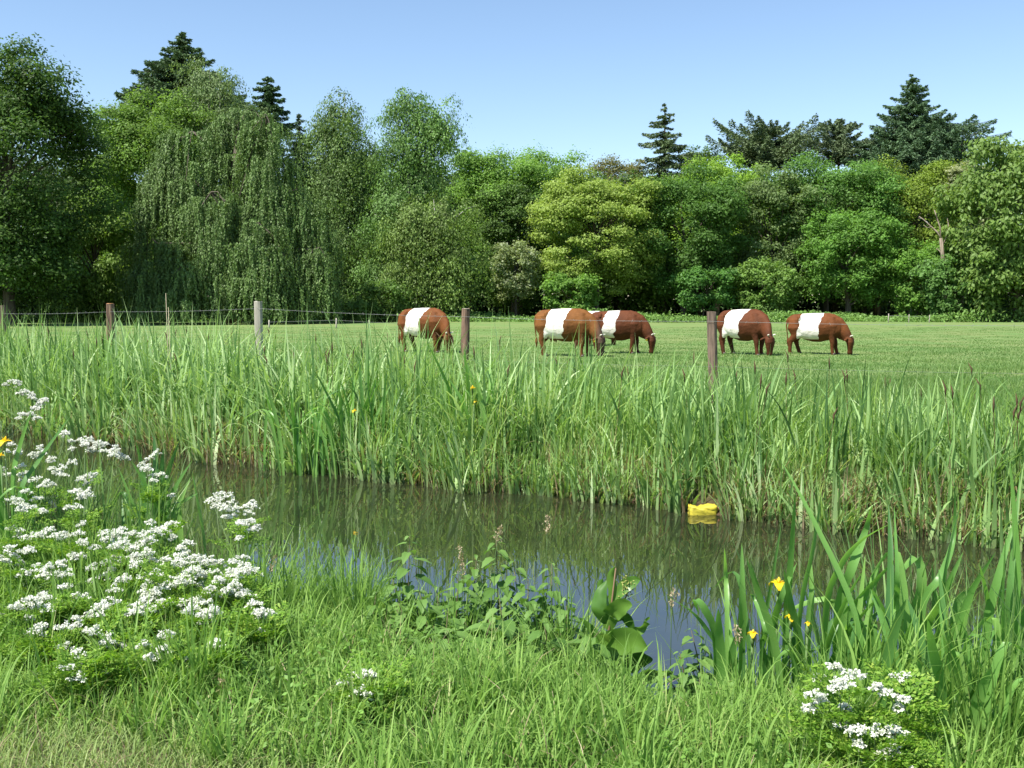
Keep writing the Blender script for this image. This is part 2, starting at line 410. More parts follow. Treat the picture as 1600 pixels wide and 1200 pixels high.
def birch(px0, px1, pytop, Y, label, col, seed, low, tops, name='birch_tree', leaf=.10, dens=1.0):
    """airy crown of many small drooping sprays hung on real limbs; tops: (px,py,hw px,hh px) lobes"""
    g = np.random.default_rng(seed)
    xc = at((px0 + px1) / 2, 480, Y)[0]; root = empty(name, (xc, Y, 0), label, 'tree', 'trees along the far edge of the pasture')
    Cs = []; cvs = []; tg = []; Os = []
    for (px, py, hw, hh) in tops:
        c0 = at(px, py, Y); c0[0] -= xc; c0[1] = 0; R = hw / F_PX * Y; Hh = hh / F_PX * Y
        M = int(R * Hh * 4.3 * dens) + 5
        for i in range(M):
            d = rdir(1, g)[0]
            if d[1] > .3 and g.random() < .5: d[1] = -d[1]
            r = g.random() ** .45 * (1 + .16 * math.sin(4 * math.atan2(d[2], d[0]) + seed) + .08 * g.normal())
            p0 = c0 + d * np.array([R, R * .75, Hh]) * r * g.uniform(.8, 1.08)
            if p0[2] < low: continue
            if g.random() < .16: tg.append(p0)
            w = g.uniform(.5, 1.25); n = int(150 * w * w + 60)
            q = g.normal(size=(n, 3)) * np.array([w * .62, w * .62, .16])
            q[:, 2] -= (q[:, 0] ** 2 + q[:, 1] ** 2) * .9 / w + g.random(n) ** 2 * .8
            Cs.append(p0 + q); cvs.append(np.full(n, g.normal() * .16)); Os.append(norm(norm((p0 - c0)[None]) * .6 + norm(q) * .5))
    C = np.concatenate(Cs); n = len(C); cv = np.concatenate(cvs); C[:, 2] = np.maximum(C[:, 2], .2)
    leaves('crown', C, norm(rdir(n, g) * .7 + np.concatenate(Os) + np.array([0, 0, .35])), leaf, np.clip(.45 + cv + g.normal(size=n) * .2, 0, 1), leafmat(name + '_leaf', stops3(col, .45), trans=.3), root,
           long_dir=norm(rdir(n, g) * .7 + np.array([0, 0, -1])), g=g)
    H = at(800, pytop, Y)[2]
    idx_ = g.choice(len(tg), min(len(tg), 26), replace=False)
    limbs(g, None, H * .97, 4, [tg[i] for i in idx_], 'trunk', BARKB, root, .24)
    return root
#@@TREES
# ------------------------------------------------------------------ the wood behind the pasture
TREES = True
if TREES:
    broadleaf(-110, 140, 84, 66, 'tall dark broadleaf tree filling the left edge of the picture', (.032, .070, .014), 101, low=2.0, leaf=.115, trunk_r=.42, spread=1.02, vs=.5, dens=1.3)
    broadleaf(-120, 95, 215, 76, 'dark shaded tree standing low behind the tall tree at the left edge', (.022, .042, .011), 102, low=.5, dens=.9)
    broadleaf(85, 215, 305, 78, 'loose mid-green tree between the left edge tree and the weeping beech', (.075, .135, .028), 103, low=.4, leaf=.12, dens=1.1, droop=.3)
    broadleaf(170, 345, 145, 90, 'bright green rounded tree behind the left shoulder of the weeping beech', (.070, .135, .025), 104, low=2, dens=1.0)
    conifer(295, 50, 88, 150, 102, 'tall dark spruce rising highest behind the weeping beech', (.05, .085, .036), 105, leaf=.2, irr=.25, gap=.34)
    birch(260, 400, 90, 92, 'grey-green birch crown standing above the weeping beech', (.085, .125, .045), 106, 8, [(330, 150, 62, 60), (350, 190, 70, 45), (310, 200, 60, 40)])
    weeping(195, 535, 165, 74, 'huge weeping beech with branches trailing to the ground', (.066, .108, .030), 107,
            [(385, 172, 78, 330, 2), (300, 205, 85, 350, 1), (240, 265, 48, 470, 0), (415, 178, 62, 470, -1.5), (330, 300, 85, 500, -3), (470, 295, 62, 495, -1), (245, 380, 50, 495, -3), (400, 345, 80, 505, -4), (490, 390, 40, 500, -3), (300, 420, 55, 505, -5)])
    conifer(424, 118, 30, 165, 96, 'narrow dark conifer tip between the weeping beech and the birches', (.04, .075, .03), 108, power=.6, irr=.15, leaf=.17)
    conifer(472, 178, 20, 230, 99, 'small thin bluish conifer tip left of the first birch', (.06, .09, .06), 109, irr=.3, dens=.5)
    birch(470, 600, 133, 88, 'left one of the two tall birches, with a narrow domed top', (.078, .125, .036), 110, 1.0,
          [(532, 180, 42, 46), (505, 205, 35, 40), (540, 240, 62, 55), (520, 300, 70, 60), (545, 380, 70, 70), (545, 450, 60, 45)], dens=1.15)
    birch(575, 728, 123, 84, 'right one of the two tall birches, with the highest airy crown', (.075, .135, .035), 111, 1.0,
          [(640, 165, 48, 42), (680, 200, 44, 52), (635, 225, 55, 50), (650, 290, 62, 55), (610, 340, 60, 70), (600, 440, 60, 50)], dens=1.2)
    birch(600, 770, 290, 80, 'wide olive-green birch hanging low in front of the two tall birches', (.085, .128, .032), 112, 1.5,
          [(690, 340, 62, 55), (650, 370, 60, 70), (710, 400, 58, 55), (640, 440, 50, 40), (700, 450, 50, 30)], dens=1.15)
    broadleaf(720, 905, 236, 97, 'light green round-topped tree right of the birches', (.082, .165, .032), 113, low=3, dens=1.0)
    broadleaf(755, 850, 290, 93, 'dark gap-filling tree under the light green round top', (.045, .09, .022), 114, low=1, dens=.9)
    broadleaf(772, 842, 378, 84, 'small hawthorn with whitish blossom at the edge of the wood', (.12, .17, .07), 115, name='hawthorn_tree', low=1.8, leaf=.11, tip=(.42, .45, .33), trunk_r=.12, clump=.9)
    broadleaf(842, 1020, 262, 85, 'pale yellow-green maple with cream tinted leaf clumps', (.125, .195, .038), 116, name='maple_tree', low=2.2, tip=(.36, .44, .14), dens=1.1, vs=.5, flat=.5)
    broadleaf(915, 1010, 246, 104, 'olive brown tree top behind the pale maple', (.075, .085, .03), 117, low=4, dens=.7)
    broadleaf(985, 1152, 262, 86, 'deep green oak right of the pale maple', (.045, .102, .021), 118, name='oak_tree', low=2.6, dens=1.15, vs=.4)
    broadleaf(1050, 1190, 246, 96, 'fresh yellow-green tree top behind the deep green oak', (.10, .185, .025), 119, low=5, dens=.9)
    broadleaf(1055, 1128, 229, 104, 'small dark round tree top right of the slim spruce', (.045, .09, .028), 120, low=8, dens=.8)
    conifer(1035, 167, 40, 250, 103, 'slim dark spruce standing alone above the pale maple', (.062, .09, .038), 121, irr=.4, power=.75, dens=.8, gap=.6)
    conifer(1192, 200, 62, 235, 105, 'wide open-branched conifer with raised arms above the wood', (.062, .09, .038), 122, name='cedar_tree', up=.38, irr=.4, power=.55, dens=1.1)
    conifer(1304, 186, 38, 222, 105, 'small open conifer between the wide one and the tallest fir', (.065, .092, .044), 123, up=.3, irr=.4, power=.7, dens=.9)
    conifer(1415, 118, 52, 195, 100, 'tallest fir on the right with neat layered branches', (.055, .095, .045), 124, name='fir_tree', irr=.2, up=.1, power=.8, zlow=12)
    conifer(1465, 182, 62, 205, 101, 'flat-topped dark pine leaning against the tallest fir', (.045, .08, .038), 125, name='pine_tree', irr=.35, up=.12, power=.45, zlow=13)
    conifer(1370, 205, 40, 240, 102, 'short dark pine left of the tallest fir', (.05, .085, .042), 126, name='pine_tree', irr=.35, up=.15, power=.5, zlow=13)
    broadleaf(1140, 1270, 262, 88, 'grey-green broad tree below the wide open conifer', (.075, .125, .045), 127, low=2.6, dens=1.05)
    broadleaf(1195, 1385, 246, 90, 'large plain green tree right of the grey-green one', (.058, .13, .028), 128, low=3.0, dens=1.05)
    broadleaf(1340, 1500, 252, 92, 'olive-topped tree below the flat-topped pine', (.09, .145, .022), 129, low=3, dens=1.0)
    broadleaf(1250, 1400, 330, 84, 'mid-green tree bulging out at the pasture edge below the plain green tree', (.062, .14, .026), 130, low=1.8, dens=1.05)
    broadleaf(1465, 1540, 255, 90, 'white blossoming tree beside the right edge chestnut', (.16, .20, .10), 131, name='hawthorn_tree', low=6, leaf=.11, tip=(.5, .5, .38), trunk_r=.15)
    broadleaf(1485, 1690, 203, 78, 'big grey-green chestnut with drooping leaves at the right edge', (.085, .15, .036), 132, name='chestnut_tree', low=1.8, leaf=.17, droop=.9, flat=.45, tip=(.18, .27, .09), dens=1.1, vs=.5)
    broadleaf(1385, 1485, 375, 82, 'low bright bush left of the bare dead tree', (.075, .16, .03), 133, name='hazel_bush', cat='bush', low=.4, leaf=.12, trunk_r=.08)
    broadleaf(1150, 1240, 400, 83, 'low mixed green bush under the grey-green broad tree', (.08, .15, .035), 134, name='hazel_bush', cat='bush', low=.3, leaf=.12, trunk_r=.08)
    broadleaf(1055, 1145, 415, 83, 'small bright oak shoot growing under the deep green oak', (.05, .125, .028), 135, name='oak_tree', low=1.0, leaf=.12, trunk_r=.08)
    broadleaf(850, 930, 425, 82, 'low green bush at the foot of the pale maple', (.075, .155, .03), 136, name='hazel_bush', cat='bush', low=.3, leaf=.12, trunk_r=.08)
    broadleaf(560, 640, 440, 78, 'dark green bush under the left tall birch', (.05, .10, .022), 137, name='elder_bush', cat='bush', low=.3, leaf=.11, trunk_r=.08)
    broadleaf(500, 575, 470, 76, 'small dark bush at the right skirt of the weeping beech', (.05, .10, .022), 138, name='elder_bush', cat='bush', low=.15, leaf=.11, trunk_r=.06)
    broadleaf(700, 770, 400, 86, 'shaded green tree under the right flank of the olive birch', (.05, .115, .025), 139, low=1.6, leaf=.12, trunk_r=.1)
    broadleaf(1430, 1560, 400, 80, 'low leafy growth under the right edge chestnut', (.055, .12, .03), 140, name='hazel_bush', cat='bush', low=.3, leaf=.13, trunk_r=.08)
    # darker second row that closes the gaps
    for i, (a, b_, t, lb) in enumerate([(60, 220, 235, 'shaded tree glimpsed behind the loose mid-green tree'), (430, 620, 240, 'shaded tree glimpsed through the left tall birch'),
            (600, 760, 245, 'shaded tree glimpsed between the right tall birch and the olive birch'), (880, 1060, 275, 'shaded tree glimpsed behind the pale maple and the deep green oak'),
            (1120, 1260, 275, 'shaded tree glimpsed between the deep green oak and the grey-green tree'), (1280, 1420, 285, 'shaded tree glimpsed between the plain green and the olive-topped trees'),
            (-260, -60, 150, 'shaded tree just beyond the left edge of the picture'), (1640, 1800, 230, 'green tree just beyond the right edge of the picture')]):
        broadleaf(a, b_, t, 101 + (i % 3), lb, (.04, .08, .02), 160 + i, low=.5, leaf=.19, dens=.9)
    # far-off wood behind everything
    g = np.random.default_rng(9)
    n = 150000
    x = g.uniform(-78, 78, n); top = 13.5 + 2 * lowf(x, x, 6, 1); y = 112 + g.uniform(-4, 4, n)
    z = top * g.random(n)
    leaves('wood', np.stack([x, y, z], 1), norm(rdir(n, g) + np.array([0, -.6, .4])), .32, np.clip(.45 + .2 * g.normal(size=n), 0, 1), leafmat('wood_leaf', stops3((.03, .06, .016)), trans=.2), None, g=g)['kind'] = 'stuff'
    # undergrowth strip at the foot of the wood
    n = 70000
    x = g.uniform(-62, 62, n); y = 79 + 3 * lowf(x, x, 9, 2) + g.normal(size=n) * 1.6 + 1.5
    hgt = (.55 + .5 * lowf(x, y, 2.2, 4)).clip(.15, 1.3)
    z = hgt * g.random(n)
    leaves('undergrowth', np.stack([x, y, z], 1), norm(rdir(n, g) + np.array([0, -.4, .8])), .11, np.clip(.45 + .2 * g.normal(size=n) + .15 * lowf(x, y, 3, 1), 0, 1), leafmat('undergrowth_leaf', stops3((.085, .15, .035))), None, g=g)['kind'] = 'stuff'
    # bare dead tree
    Yd = 79; r0 = at(1476, 480, Yd); root = empty('dead_tree', (r0[0], Yd, 0), 'bare pale dead tree with broken branches left of the right edge chestnut', 'tree')
    G = Geo()
    def q(px, py, dy=0): v = at(px, py, Yd + dy); return v - np.array([r0[0], Yd, 0])
    G.tube([q(1477, 503), q(1476, 440), q(1473, 400), q(1470, 372)], [.22, .17, .15, .12], 7)
    for pts, rr in (([(1470, 372), (1464, 362), (1455, 354), (1443, 343), (1436, 338)], .08), ([(1470, 372), (1469, 355), (1463, 338), (1460, 328)], .07), ([(1472, 385), (1478, 372), (1482, 352), (1480, 340)], .05), ([(1473, 400), (1468, 392), (1463, 388)], .04), ([(1455, 354), (1449, 356), (1444, 352)], .03)):
        G.tube([q(*p, dy=.15 * i) for i, p in enumerate(pts)], [rr * (1 - .17 * i) for i in range(len(pts))], 5)
    link('trunk', G.mesh('trunk'), barkmat('dead_wood', (.13, .10, .07), (.30, .25, .19)), root)
#@@COWS
# ------------------------------------------------------------------ belted cattle
def cow_mat(name, c, lo, hi, slope, face_dark=0.0):
    m, nt, out = newmat(name); L = nt.links.new
    tc = N(nt, 'ShaderNodeTexCoord'); sp = N(nt, 'ShaderNodeSeparateXYZ'); L(tc.outputs['Object'], sp.inputs[0])
    nz = noise(nt, 3.5, 3); n2 = noise(nt, 60, 3)
    wob = math_(nt, 'MULTIPLY', math_(nt, 'SUBTRACT', nz, .5), .26); fine = math_(nt, 'MULTIPLY', math_(nt, 'SUBTRACT', n2, .5), .045)
    x = math_(nt, 'ADD', math_(nt, 'ADD', sp.outputs[0], wob), fine)
    x = math_(nt, 'SUBTRACT', x, math_(nt, 'MULTIPLY', math_(nt, 'SUBTRACT', sp.outputs[2], .9), slope))
    a = math_(nt, 'GREATER_THAN', x, lo); b = math_(nt, 'LESS_THAN', x, hi + .05); z = math_(nt, 'GREATER_THAN', sp.outputs[2], .5)
    belt = math_(nt, 'MULTIPLY', math_(nt, 'MULTIPLY', a, b), z)
    n3 = noise(nt, 2.2, 4); coat = ramp(nt, n3, [(.32, mul(c, .6)), (.68, mul(c, 1.3))])
    # coat darkens downwards: shade of the underside painted into its colour
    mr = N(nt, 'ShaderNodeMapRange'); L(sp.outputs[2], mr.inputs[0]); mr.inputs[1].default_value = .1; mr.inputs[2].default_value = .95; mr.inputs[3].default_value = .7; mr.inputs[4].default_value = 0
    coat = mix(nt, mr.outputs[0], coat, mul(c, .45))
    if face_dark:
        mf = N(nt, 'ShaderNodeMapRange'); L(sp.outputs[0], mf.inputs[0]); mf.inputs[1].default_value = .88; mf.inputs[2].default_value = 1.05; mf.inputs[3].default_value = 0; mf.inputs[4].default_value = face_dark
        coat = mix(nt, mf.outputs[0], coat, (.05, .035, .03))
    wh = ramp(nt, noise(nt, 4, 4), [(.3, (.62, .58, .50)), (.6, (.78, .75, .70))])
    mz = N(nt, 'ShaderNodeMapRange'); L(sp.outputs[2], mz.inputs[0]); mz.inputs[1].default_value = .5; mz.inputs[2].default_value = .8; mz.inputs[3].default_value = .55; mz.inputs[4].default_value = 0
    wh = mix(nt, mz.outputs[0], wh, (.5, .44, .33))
    p = N(nt, 'ShaderNodeBsdfPrincipled'); L(mix(nt, belt, coat, wh), p.inputs['Base Color']); p.inputs['Roughness'].default_value = .72; p.inputs['Specular IOR Level'].default_value = .2
    
    bu = N(nt, 'ShaderNodeBump'); bu.inputs['Strength'].default_value = .7; bu.inputs['Distance'].default_value = .05; L(math_(nt, 'ADD', math_(nt, 'MULTIPLY', n2, .12), noise(nt, 5, 5, .6)), bu.inputs['Height']); L(bu.outputs[0], p.inputs['Normal'])
    L(p.outputs[0], out.inputs[0]); return m
HORN = plain('horn_ivory', (.70, .66, .55), .4); TAG = plain('ear_tag_yellow', (.75, .55, .03), .4); HOOF = plain('hoof_horn', (.05, .04, .03), .5); EYE = plain('eye_dark', (.01, .008, .006), .1, spec=.8)
def sect(G, secs, n=18):
    """secs: (x, zc, half height, half width, squareness) vertical sections lofted along x"""
    vs = []
    for (x, zc, hh, hw, sq) in secs:
        for k in range(n):
            a = 2 * math.pi * k / n; ca, sa = math.cos(a), math.sin(a); e = sq
            yy = math.copysign(abs(ca) ** e, ca) * hw; zz = math.copysign(abs(sa) ** e, sa) * hh
            if zz > 0: yy *= 1 - .28 * (zz / hh) ** 2         # narrower back
            vs.append((x, yy, zc + zz))
    m = len(secs)
    fs = [(i * n + k, i * n + (k + 1) % n, (i + 1) * n + (k + 1) % n, (i + 1) * n + k) for i in range(m - 1) for k in range(n)]
    fs += [tuple(range(n))[::-1], tuple((m - 1) * n + k for k in range(n))]
    G.add(vs, fs)
def cow(px, pyfeet, hpx, rz, label, col, belt, seed, stance=(0, 0, 0, 0), udder=False, tags=0, face_dark=0, headx=0.0, heady=0.0, tail_swing=0.0, stretch=1.0, fat=1.0):
    pos = hit(px, pyfeet, .0); Yc = pos[1]
    s = hpx / F_PX * Yc / 1.34
    root = empty('cow', (pos[0], Yc, float(gz(pos[0], Yc)) - .015), label, 'cow', 'belted cows grazing in the pasture', math.radians(rz)); root.scale = (s * stretch, s, s)
    G = Geo()
    sect(G, [(-.86, 1.02, .12, .10, 1), (-.83, 1.01, .22, .17, .95), (-.72, .98, .31, .25, .92), (-.55, .945, .365, .29 * fat, .92), (-.35, .90, .42, .34 * fat, .95), (-.1, .875, .46, .385 * fat, .97), (.15, .875, .465, .38 * fat, .97),
             (.35, .90, .44, .33, .95), (.52, .905, .41, .28, .95), (.66, .89, .35, .24, .95), (.76, .87, .27, .19, 1), (.82, .85, .15, .10, 1)], 24)
    # hip and shoulder muscle
    for sy in (-1, 1):
        G.tube([(-.62, sy * .16, 1.14), (-.62, sy * .19, .85), (-.58, sy * .17, .62)], [(.20, .12), (.25, .13), (.16, .09)], 12)
        G.tube([(.46, sy * .12, 1.20), (.50, sy * .19, .92), (.50, sy * .18, .66)], [(.14, .09), (.19, .12), (.13, .08)], 12)
    hx, hy = headx, heady
    # neck: deep, sloping down to a head held at the grass
    G.tube([(.46, 0, 1.02), (.66, hy * .12, .95), (.82, hy * .4, .80), (.95 + hx * .6, hy * .8, .63), (1.03 + hx, hy, .50)],
           [(.19, .31), (.16, .27), (.125, .22), (.105, .165), (.10, .13)], 16)
    # hook and pin bones, withers, spine
    for sy in (-1, 1):
        G.tube([(-.52, sy * .12, 1.22), (-.50, sy * .25, 1.19), (-.49, sy * .28, 1.12)], [.06, .055, .03], 8)
        G.tube([(-.80, sy * .06, 1.12), (-.86, sy * .10, 1.08)], [.07, .035], 8)
    G.tube([(.20, 0, 1.26), (.40, 0, 1.29), (.58, 0, 1.23)], [.05, .06, .05], 8)
    # dewlap
    G.tube([(.62, 0, .74), (.78, hy * .3, .60), (.92, hy * .6, .50)], [(.05, .13), (.035, .12), (.02, .07)], 10)
    # head
    P = [(1.05 + hx, hy, .58), (1.06 + hx, hy, .52), (1.07 + hx, hy, .41), (1.07 + hx, hy, .28), (1.07 + hx, hy, .16), (1.065 + hx, hy, .08), (1.06 + hx, hy, .02)]
    G.tube(P, [(.08, .09), (.125, .15), (.125, .175), (.095, .14), (.078, .10), (.088, .092), (.065, .06)], 16)
    for sy in (-1, 1):   # ears
        e0 = np.array([1.0 + hx, hy + sy * .10, .53])
        G.tube([e0, e0 + np.array([-.04, sy * .07, -.005]), e0 + np.array([-.075, sy * .115, -.035]), e0 + np.array([-.09, sy * .14, -.07])], [(.03, .025), (.06, .028), (.055, .025), (.015, .012)], 8)
    for i, (lx, sy) in enumerate(((-.62, -1), (-.62, 1), (.50, -1), (.50, 1))):
        st = stance[i]
        if lx < 0:
            pts = [(lx, sy * .17, .86), (lx + .06, sy * .18, .64), (lx - .07 + st * .5, sy * .165, .44), (lx - .04 + st * .75, sy * .16, .28), (lx + .0 + st, sy * .16, .10), (lx + .03 + st, sy * .16, .0)]
            rr = [(.21, .12), (.16, .105), (.095, .068), (.066, .056), (.06, .054), (.066, .058)]
        else:
            pts = [(lx, sy * .17, .80), (lx + .01, sy * .16, .60), (lx + .02 + st * .5, sy * .155, .38), (lx + .0 + st * .75, sy * .15, .24), (lx + .0 + st, sy * .15, .10), (lx + .03 + st, sy * .15, .0)]
            rr = [(.15, .10), (.11, .085), (.078, .066), (.058, .052), (.056, .052), (.064, .056)]
        G.tube(pts, rr, 12)
        x_, y_, _ = pts[-1]; hf = Geo(); hf.tube([(x_ + .0, y_, .065), (x_ + .015, y_, -.002)], [(.056, .050), (.070, .060)], 10); link('hoof', hf.mesh('hoof'), HOOF, root)
    # tail
    tw = tail_swing
    G.tube([(-.80, 0, 1.20), (-.90, tw * .15, 1.12), (-.93 - .04 * tw, tw * .5, .92), (-.90 - .12 * tw, tw, .66), (-.88 - .2 * tw, tw * 1.2, .50)], [.045, .035, .024, .022, .022], 8)
    G.tube([(-.88 - .2 * tw, tw * 1.2, .53), (-.875 - .22 * tw, tw * 1.25, .40), (-.87 - .24 * tw, tw * 1.3, .24)], [.024, .045, .012], 8)
    if udder:
        G.tube([(-.36, 0, .62), (-.37, 0, .50), (-.36, 0, .44)], [(.17, .14), (.15, .12), (.07, .06)], 12)
        for q_ in ((-.42, -.06), (-.30, -.06), (-.42, .06), (-.30, .06)): G.tube([(q_[0], q_[1], .46), (q_[0], q_[1], .375)], [.022, .016], 6)
    me0 = G.mesh('body'); tmp = bpy.data.objects.new('tmp', me0); COL.objects.link(tmp)
    rm = tmp.modifiers.new('r', 'REMESH'); rm.mode = 'VOXEL'; rm.voxel_size = .017; rm.use_smooth_shade = True
    smo = tmp.modifiers.new('s', 'SMOOTH'); smo.factor = .5; smo.iterations = 5
    dg = bpy.context.evaluated_depsgraph_get(); me = bpy.data.meshes.new_from_object(tmp.evaluated_get(dg)); me.name = 'body'
    bpy.data.objects.remove(tmp); me.materials.clear()
    me.polygons.foreach_set('use_smooth', np.full(len(me.polygons), True))
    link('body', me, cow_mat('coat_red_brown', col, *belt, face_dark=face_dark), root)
    for sy in (-1, 1):
        H_ = Geo(); h0 = np.array([1.07 + hx, hy + sy * .065, .585])
        H_.tube([h0, h0 + np.array([.02, sy * .06, .03]), h0 + np.array([.05, sy * .085, .045]), h0 + np.array([.085, sy * .085, .05])], [.022, .019, .014, .004], 8)
        link('horn', H_.mesh('horn'), HORN, root)
        E = Geo(); e0 = np.array([1.13 + hx, hy + sy * .118, .42]); E.tube([e0 - np.array([0, sy * .02, 0]), e0, e0 + np.array([0, sy * .014, 0])], [.02, .02, .008], 8)
        link('eye', E.mesh('eye'), EYE, root)
        if tags and (sy < 0 or tags > 1):
            T = Geo(); t0 = np.array([.93 + hx, hy + sy * .19, .46]); T.tube([t0 + np.array([-.004, 0, 0]), t0 + np.array([.03, -.01, 0])], [(.035, .045), (.035, .045)], 6)
            link('ear_tag', T.mesh('ear_tag'), TAG, root)
    return root
COWS = True
if COWS:
    cow(663, 549, 70, -34, 'belted cow grazing alone on the left, left of the brown round post', (.125, .041, .009), (-.46, .06, .25), 1, (0, .12, .06, -.08), tail_swing=-.12, heady=-.16, headx=-.05)
    cow(884, 556, 75, -22, 'largest belted cow, nearest, with dark face and udder, in the middle pair', (.145, .056, .012), (-.48, .02, .20), 2, (.06, -.12, 0, .10), udder=True, tags=1, face_dark=.75, heady=-.15, fat=1.06)
    cow(965, 552, 68, -18, 'red-brown belted cow overlapped by the largest one, head down to its right', (.090, .027, .008), (-.38, -.04, .18), 3, (0, .1, -.05, .08), tags=1, heady=-.05)
    cow(922, 540, 55, 28, 'mostly hidden belted cow whose white belt shows between the middle pair', (.13, .038, .012), (-.45, .30, .1), 4, (0, .1, 0, .05), tags=1)
    cow(1162, 554, 72, -50, 'dark chestnut belted cow just right of the thick split post', (.090, .027, .008), (-.50, .06, .25), 5, (0, .10, .08, 0), tail_swing=.2, heady=-.2, headx=-.02, fat=1.03)
    cow(1274, 553, 65, -24, 'slim belted cow furthest right with pale horns', (.118, .038, .009), (-.50, .10, .15), 6, (-.16, .08, .04, .14), fat=.93, heady=-.05)
#@@FENCE
# ------------------------------------------------------------------ fence
WOOD = barkmat('weathered_post_wood', (.03, .02, .016), (.20, .14, .10), 22, .06)
WOODG = barkmat('grey_post_wood', (.22, .20, .16), (.40, .37, .30), 10, .15)
WOODR = barkmat('red_brown_post_wood', (.06, .035, .022), (.24, .15, .10), 22, .06)
WIRE = plain('galvanised_wire', (.22, .23, .22), .6, metal=.3)
fence = empty('wire_fence', (hit(1112, 640, 0)[0], 14, 0), 'weathered barbed wire fence on five uneven wooden posts between reeds and pasture', 'fence')
fb = np.array([fence.location.x, 14, 0])
PST = [(1112, 487, 14.0, .062, WOOD, 'thick split dark brown post', .07, 502), (728, 483, 15.6, .063, WOODR, 'round red-brown post with pale top', -.04, 495), (403, 471, 17.4, .066, WOODG, 'smooth pale grey post', .0, 482),
       (172, 475, 19.2, .068, WOODR, 'brown post with freshly cut top', -.03, 487), (3, 477, 21.2, .07, WOOD, 'grey-brown post at the left edge', .0, 490)]
tops = []
for (px, py, Yp, r, mt, lb, lean, wy) in PST:
    t = at(px, py, Yp); b0 = np.array([t[0] + lean, Yp, float(gz(t[0], Yp)) - .3]); G = Geo(); g = np.random.default_rng(int(px) + 7)
    n_ = 14; lv = 12; vs = []
    ph = g.uniform(.88, 1.1, n_)
    for i in range(lv):
        f = i / (lv - 1); c_ = b0 + (t - b0) * f
        for k in range(n_):
            a = 2 * math.pi * k / n_; rr = r * ph[k] * (1 + .04 * g.normal()) * (1.06 - .06 * f) * (.93 if i == lv - 1 else 1)
            if mt is WOODG: rr = r * (1.12 if k % 3 == 0 else 1)
            vs.append(c_ + np.array([math.cos(a) * rr, math.sin(a) * rr, (g.normal() * .006 if i == lv - 1 else 0)]))
    fs = [(i * n_ + k, i * n_ + (k + 1) % n_, (i + 1) * n_ + (k + 1) % n_, (i + 1) * n_ + k) for i in range(lv - 1) for k in range(n_)] + [tuple((lv - 1) * n_ + k for k in range(n_))]
    G.add([v - fb for v in vs], fs); po = link('post', G.mesh('post', smooth=False), mt, fence); po['label'] = lb
    if px == 172:
        C_ = Geo(); C_.tube([t - fb + np.array([0, 0, .002]), t - fb + np.array([0, 0, .012])], [r * .9, r * .86], 14); link('cut_top', C_.mesh('cut_top'), plain('cut_wood', (.50, .24, .10)), po)
    if px == 728:
        C_ = Geo(); C_.tube([t - fb + np.array([0, 0, .002]), t - fb + np.array([0, 0, .01])], [r * .93, r * .86], 14); link('bleached_top', C_.mesh('bleached_top'), plain('bleached_wood', (.42, .36, .28)), po)
    w = at(px, wy, Yp - .07); tops.append(w)
ends = [np.array([7.0, 12.2, tops[0][2] - .02])] + tops + [np.array([-13.5, 23.4, tops[-1][2]])]
def wire(pts, nm, sag, barb=True, r=.0021):
    G = Geo()
    for a, b in zip(pts[:-1], pts[1:]):
        n_ = 30; P = [a + (b - a) * (i / n_) - np.array([0, 0, sag * 4 * (i / n_) * (1 - i / n_)]) for i in range(n_ + 1)]
        G.tube([p - fb for p in P], r, 4, cap=False)
        if barb:
            for i in range(1, n_, 1):
                c_ = P[i] - fb; d_ = np.random.default_rng(i).normal(size=3) * .012; G.tube([c_ - d_, c_ + d_], .0022, 3)
    link(nm, G.mesh(nm), WIRE, fence)
wire(ends, 'barbed_wire', .02)
low = [np.array([p[0], p[1], float(gz(p[0], p[1])) + .62]) for p in ends]
wire(low, 'lower_wire', .015, False, .0011)
# thin far fence at the foot of the wood
ff = empty('thin_far_fence', (at(1420, 480, 74)[0], 74, 0), 'line of thin pale stakes at the foot of the wood on the right', 'fence')
pw = []
for (px, py) in ((1388, 490), (1420, 491), (1452, 492)):
    t = at(px, py, 74); G = Geo(); l_ = t - np.array(ff.location); G.tube([(l_[0], 0, -.2), (l_[0] + .03, 0, l_[2])], [.035, .03], 6); link('stake', G.mesh('stake'), BARKP, ff); pw.append(l_)
G = Geo(); G.tube([p - np.array([0, .05, .15]) for p in pw], .008, 4); link('wire', G.mesh('wire'), WIRE, ff)
ff2 = empty('thin_far_fence', (at(560, 480, 60)[0], 60, 0), 'few thin stakes in front of the weeping beech and birches', 'fence')
pw = []
for (px, py) in ((420, 500), (525, 497), (576, 500), (640, 503)):
    t = at(px, py, 60); G = Geo(); l_ = t - np.array(ff2.location); G.tube([(l_[0], 0, -.2), (l_[0] + .02, 0, l_[2])], [.045, .04], 6); link('stake', G.mesh('stake'), WOODG, ff2); pw.append(l_)
G = Geo(); G.tube([p - np.array([0, .05, .12]) for p in pw], .006, 4); link('wire', G.mesh('wire'), WIRE, ff2)
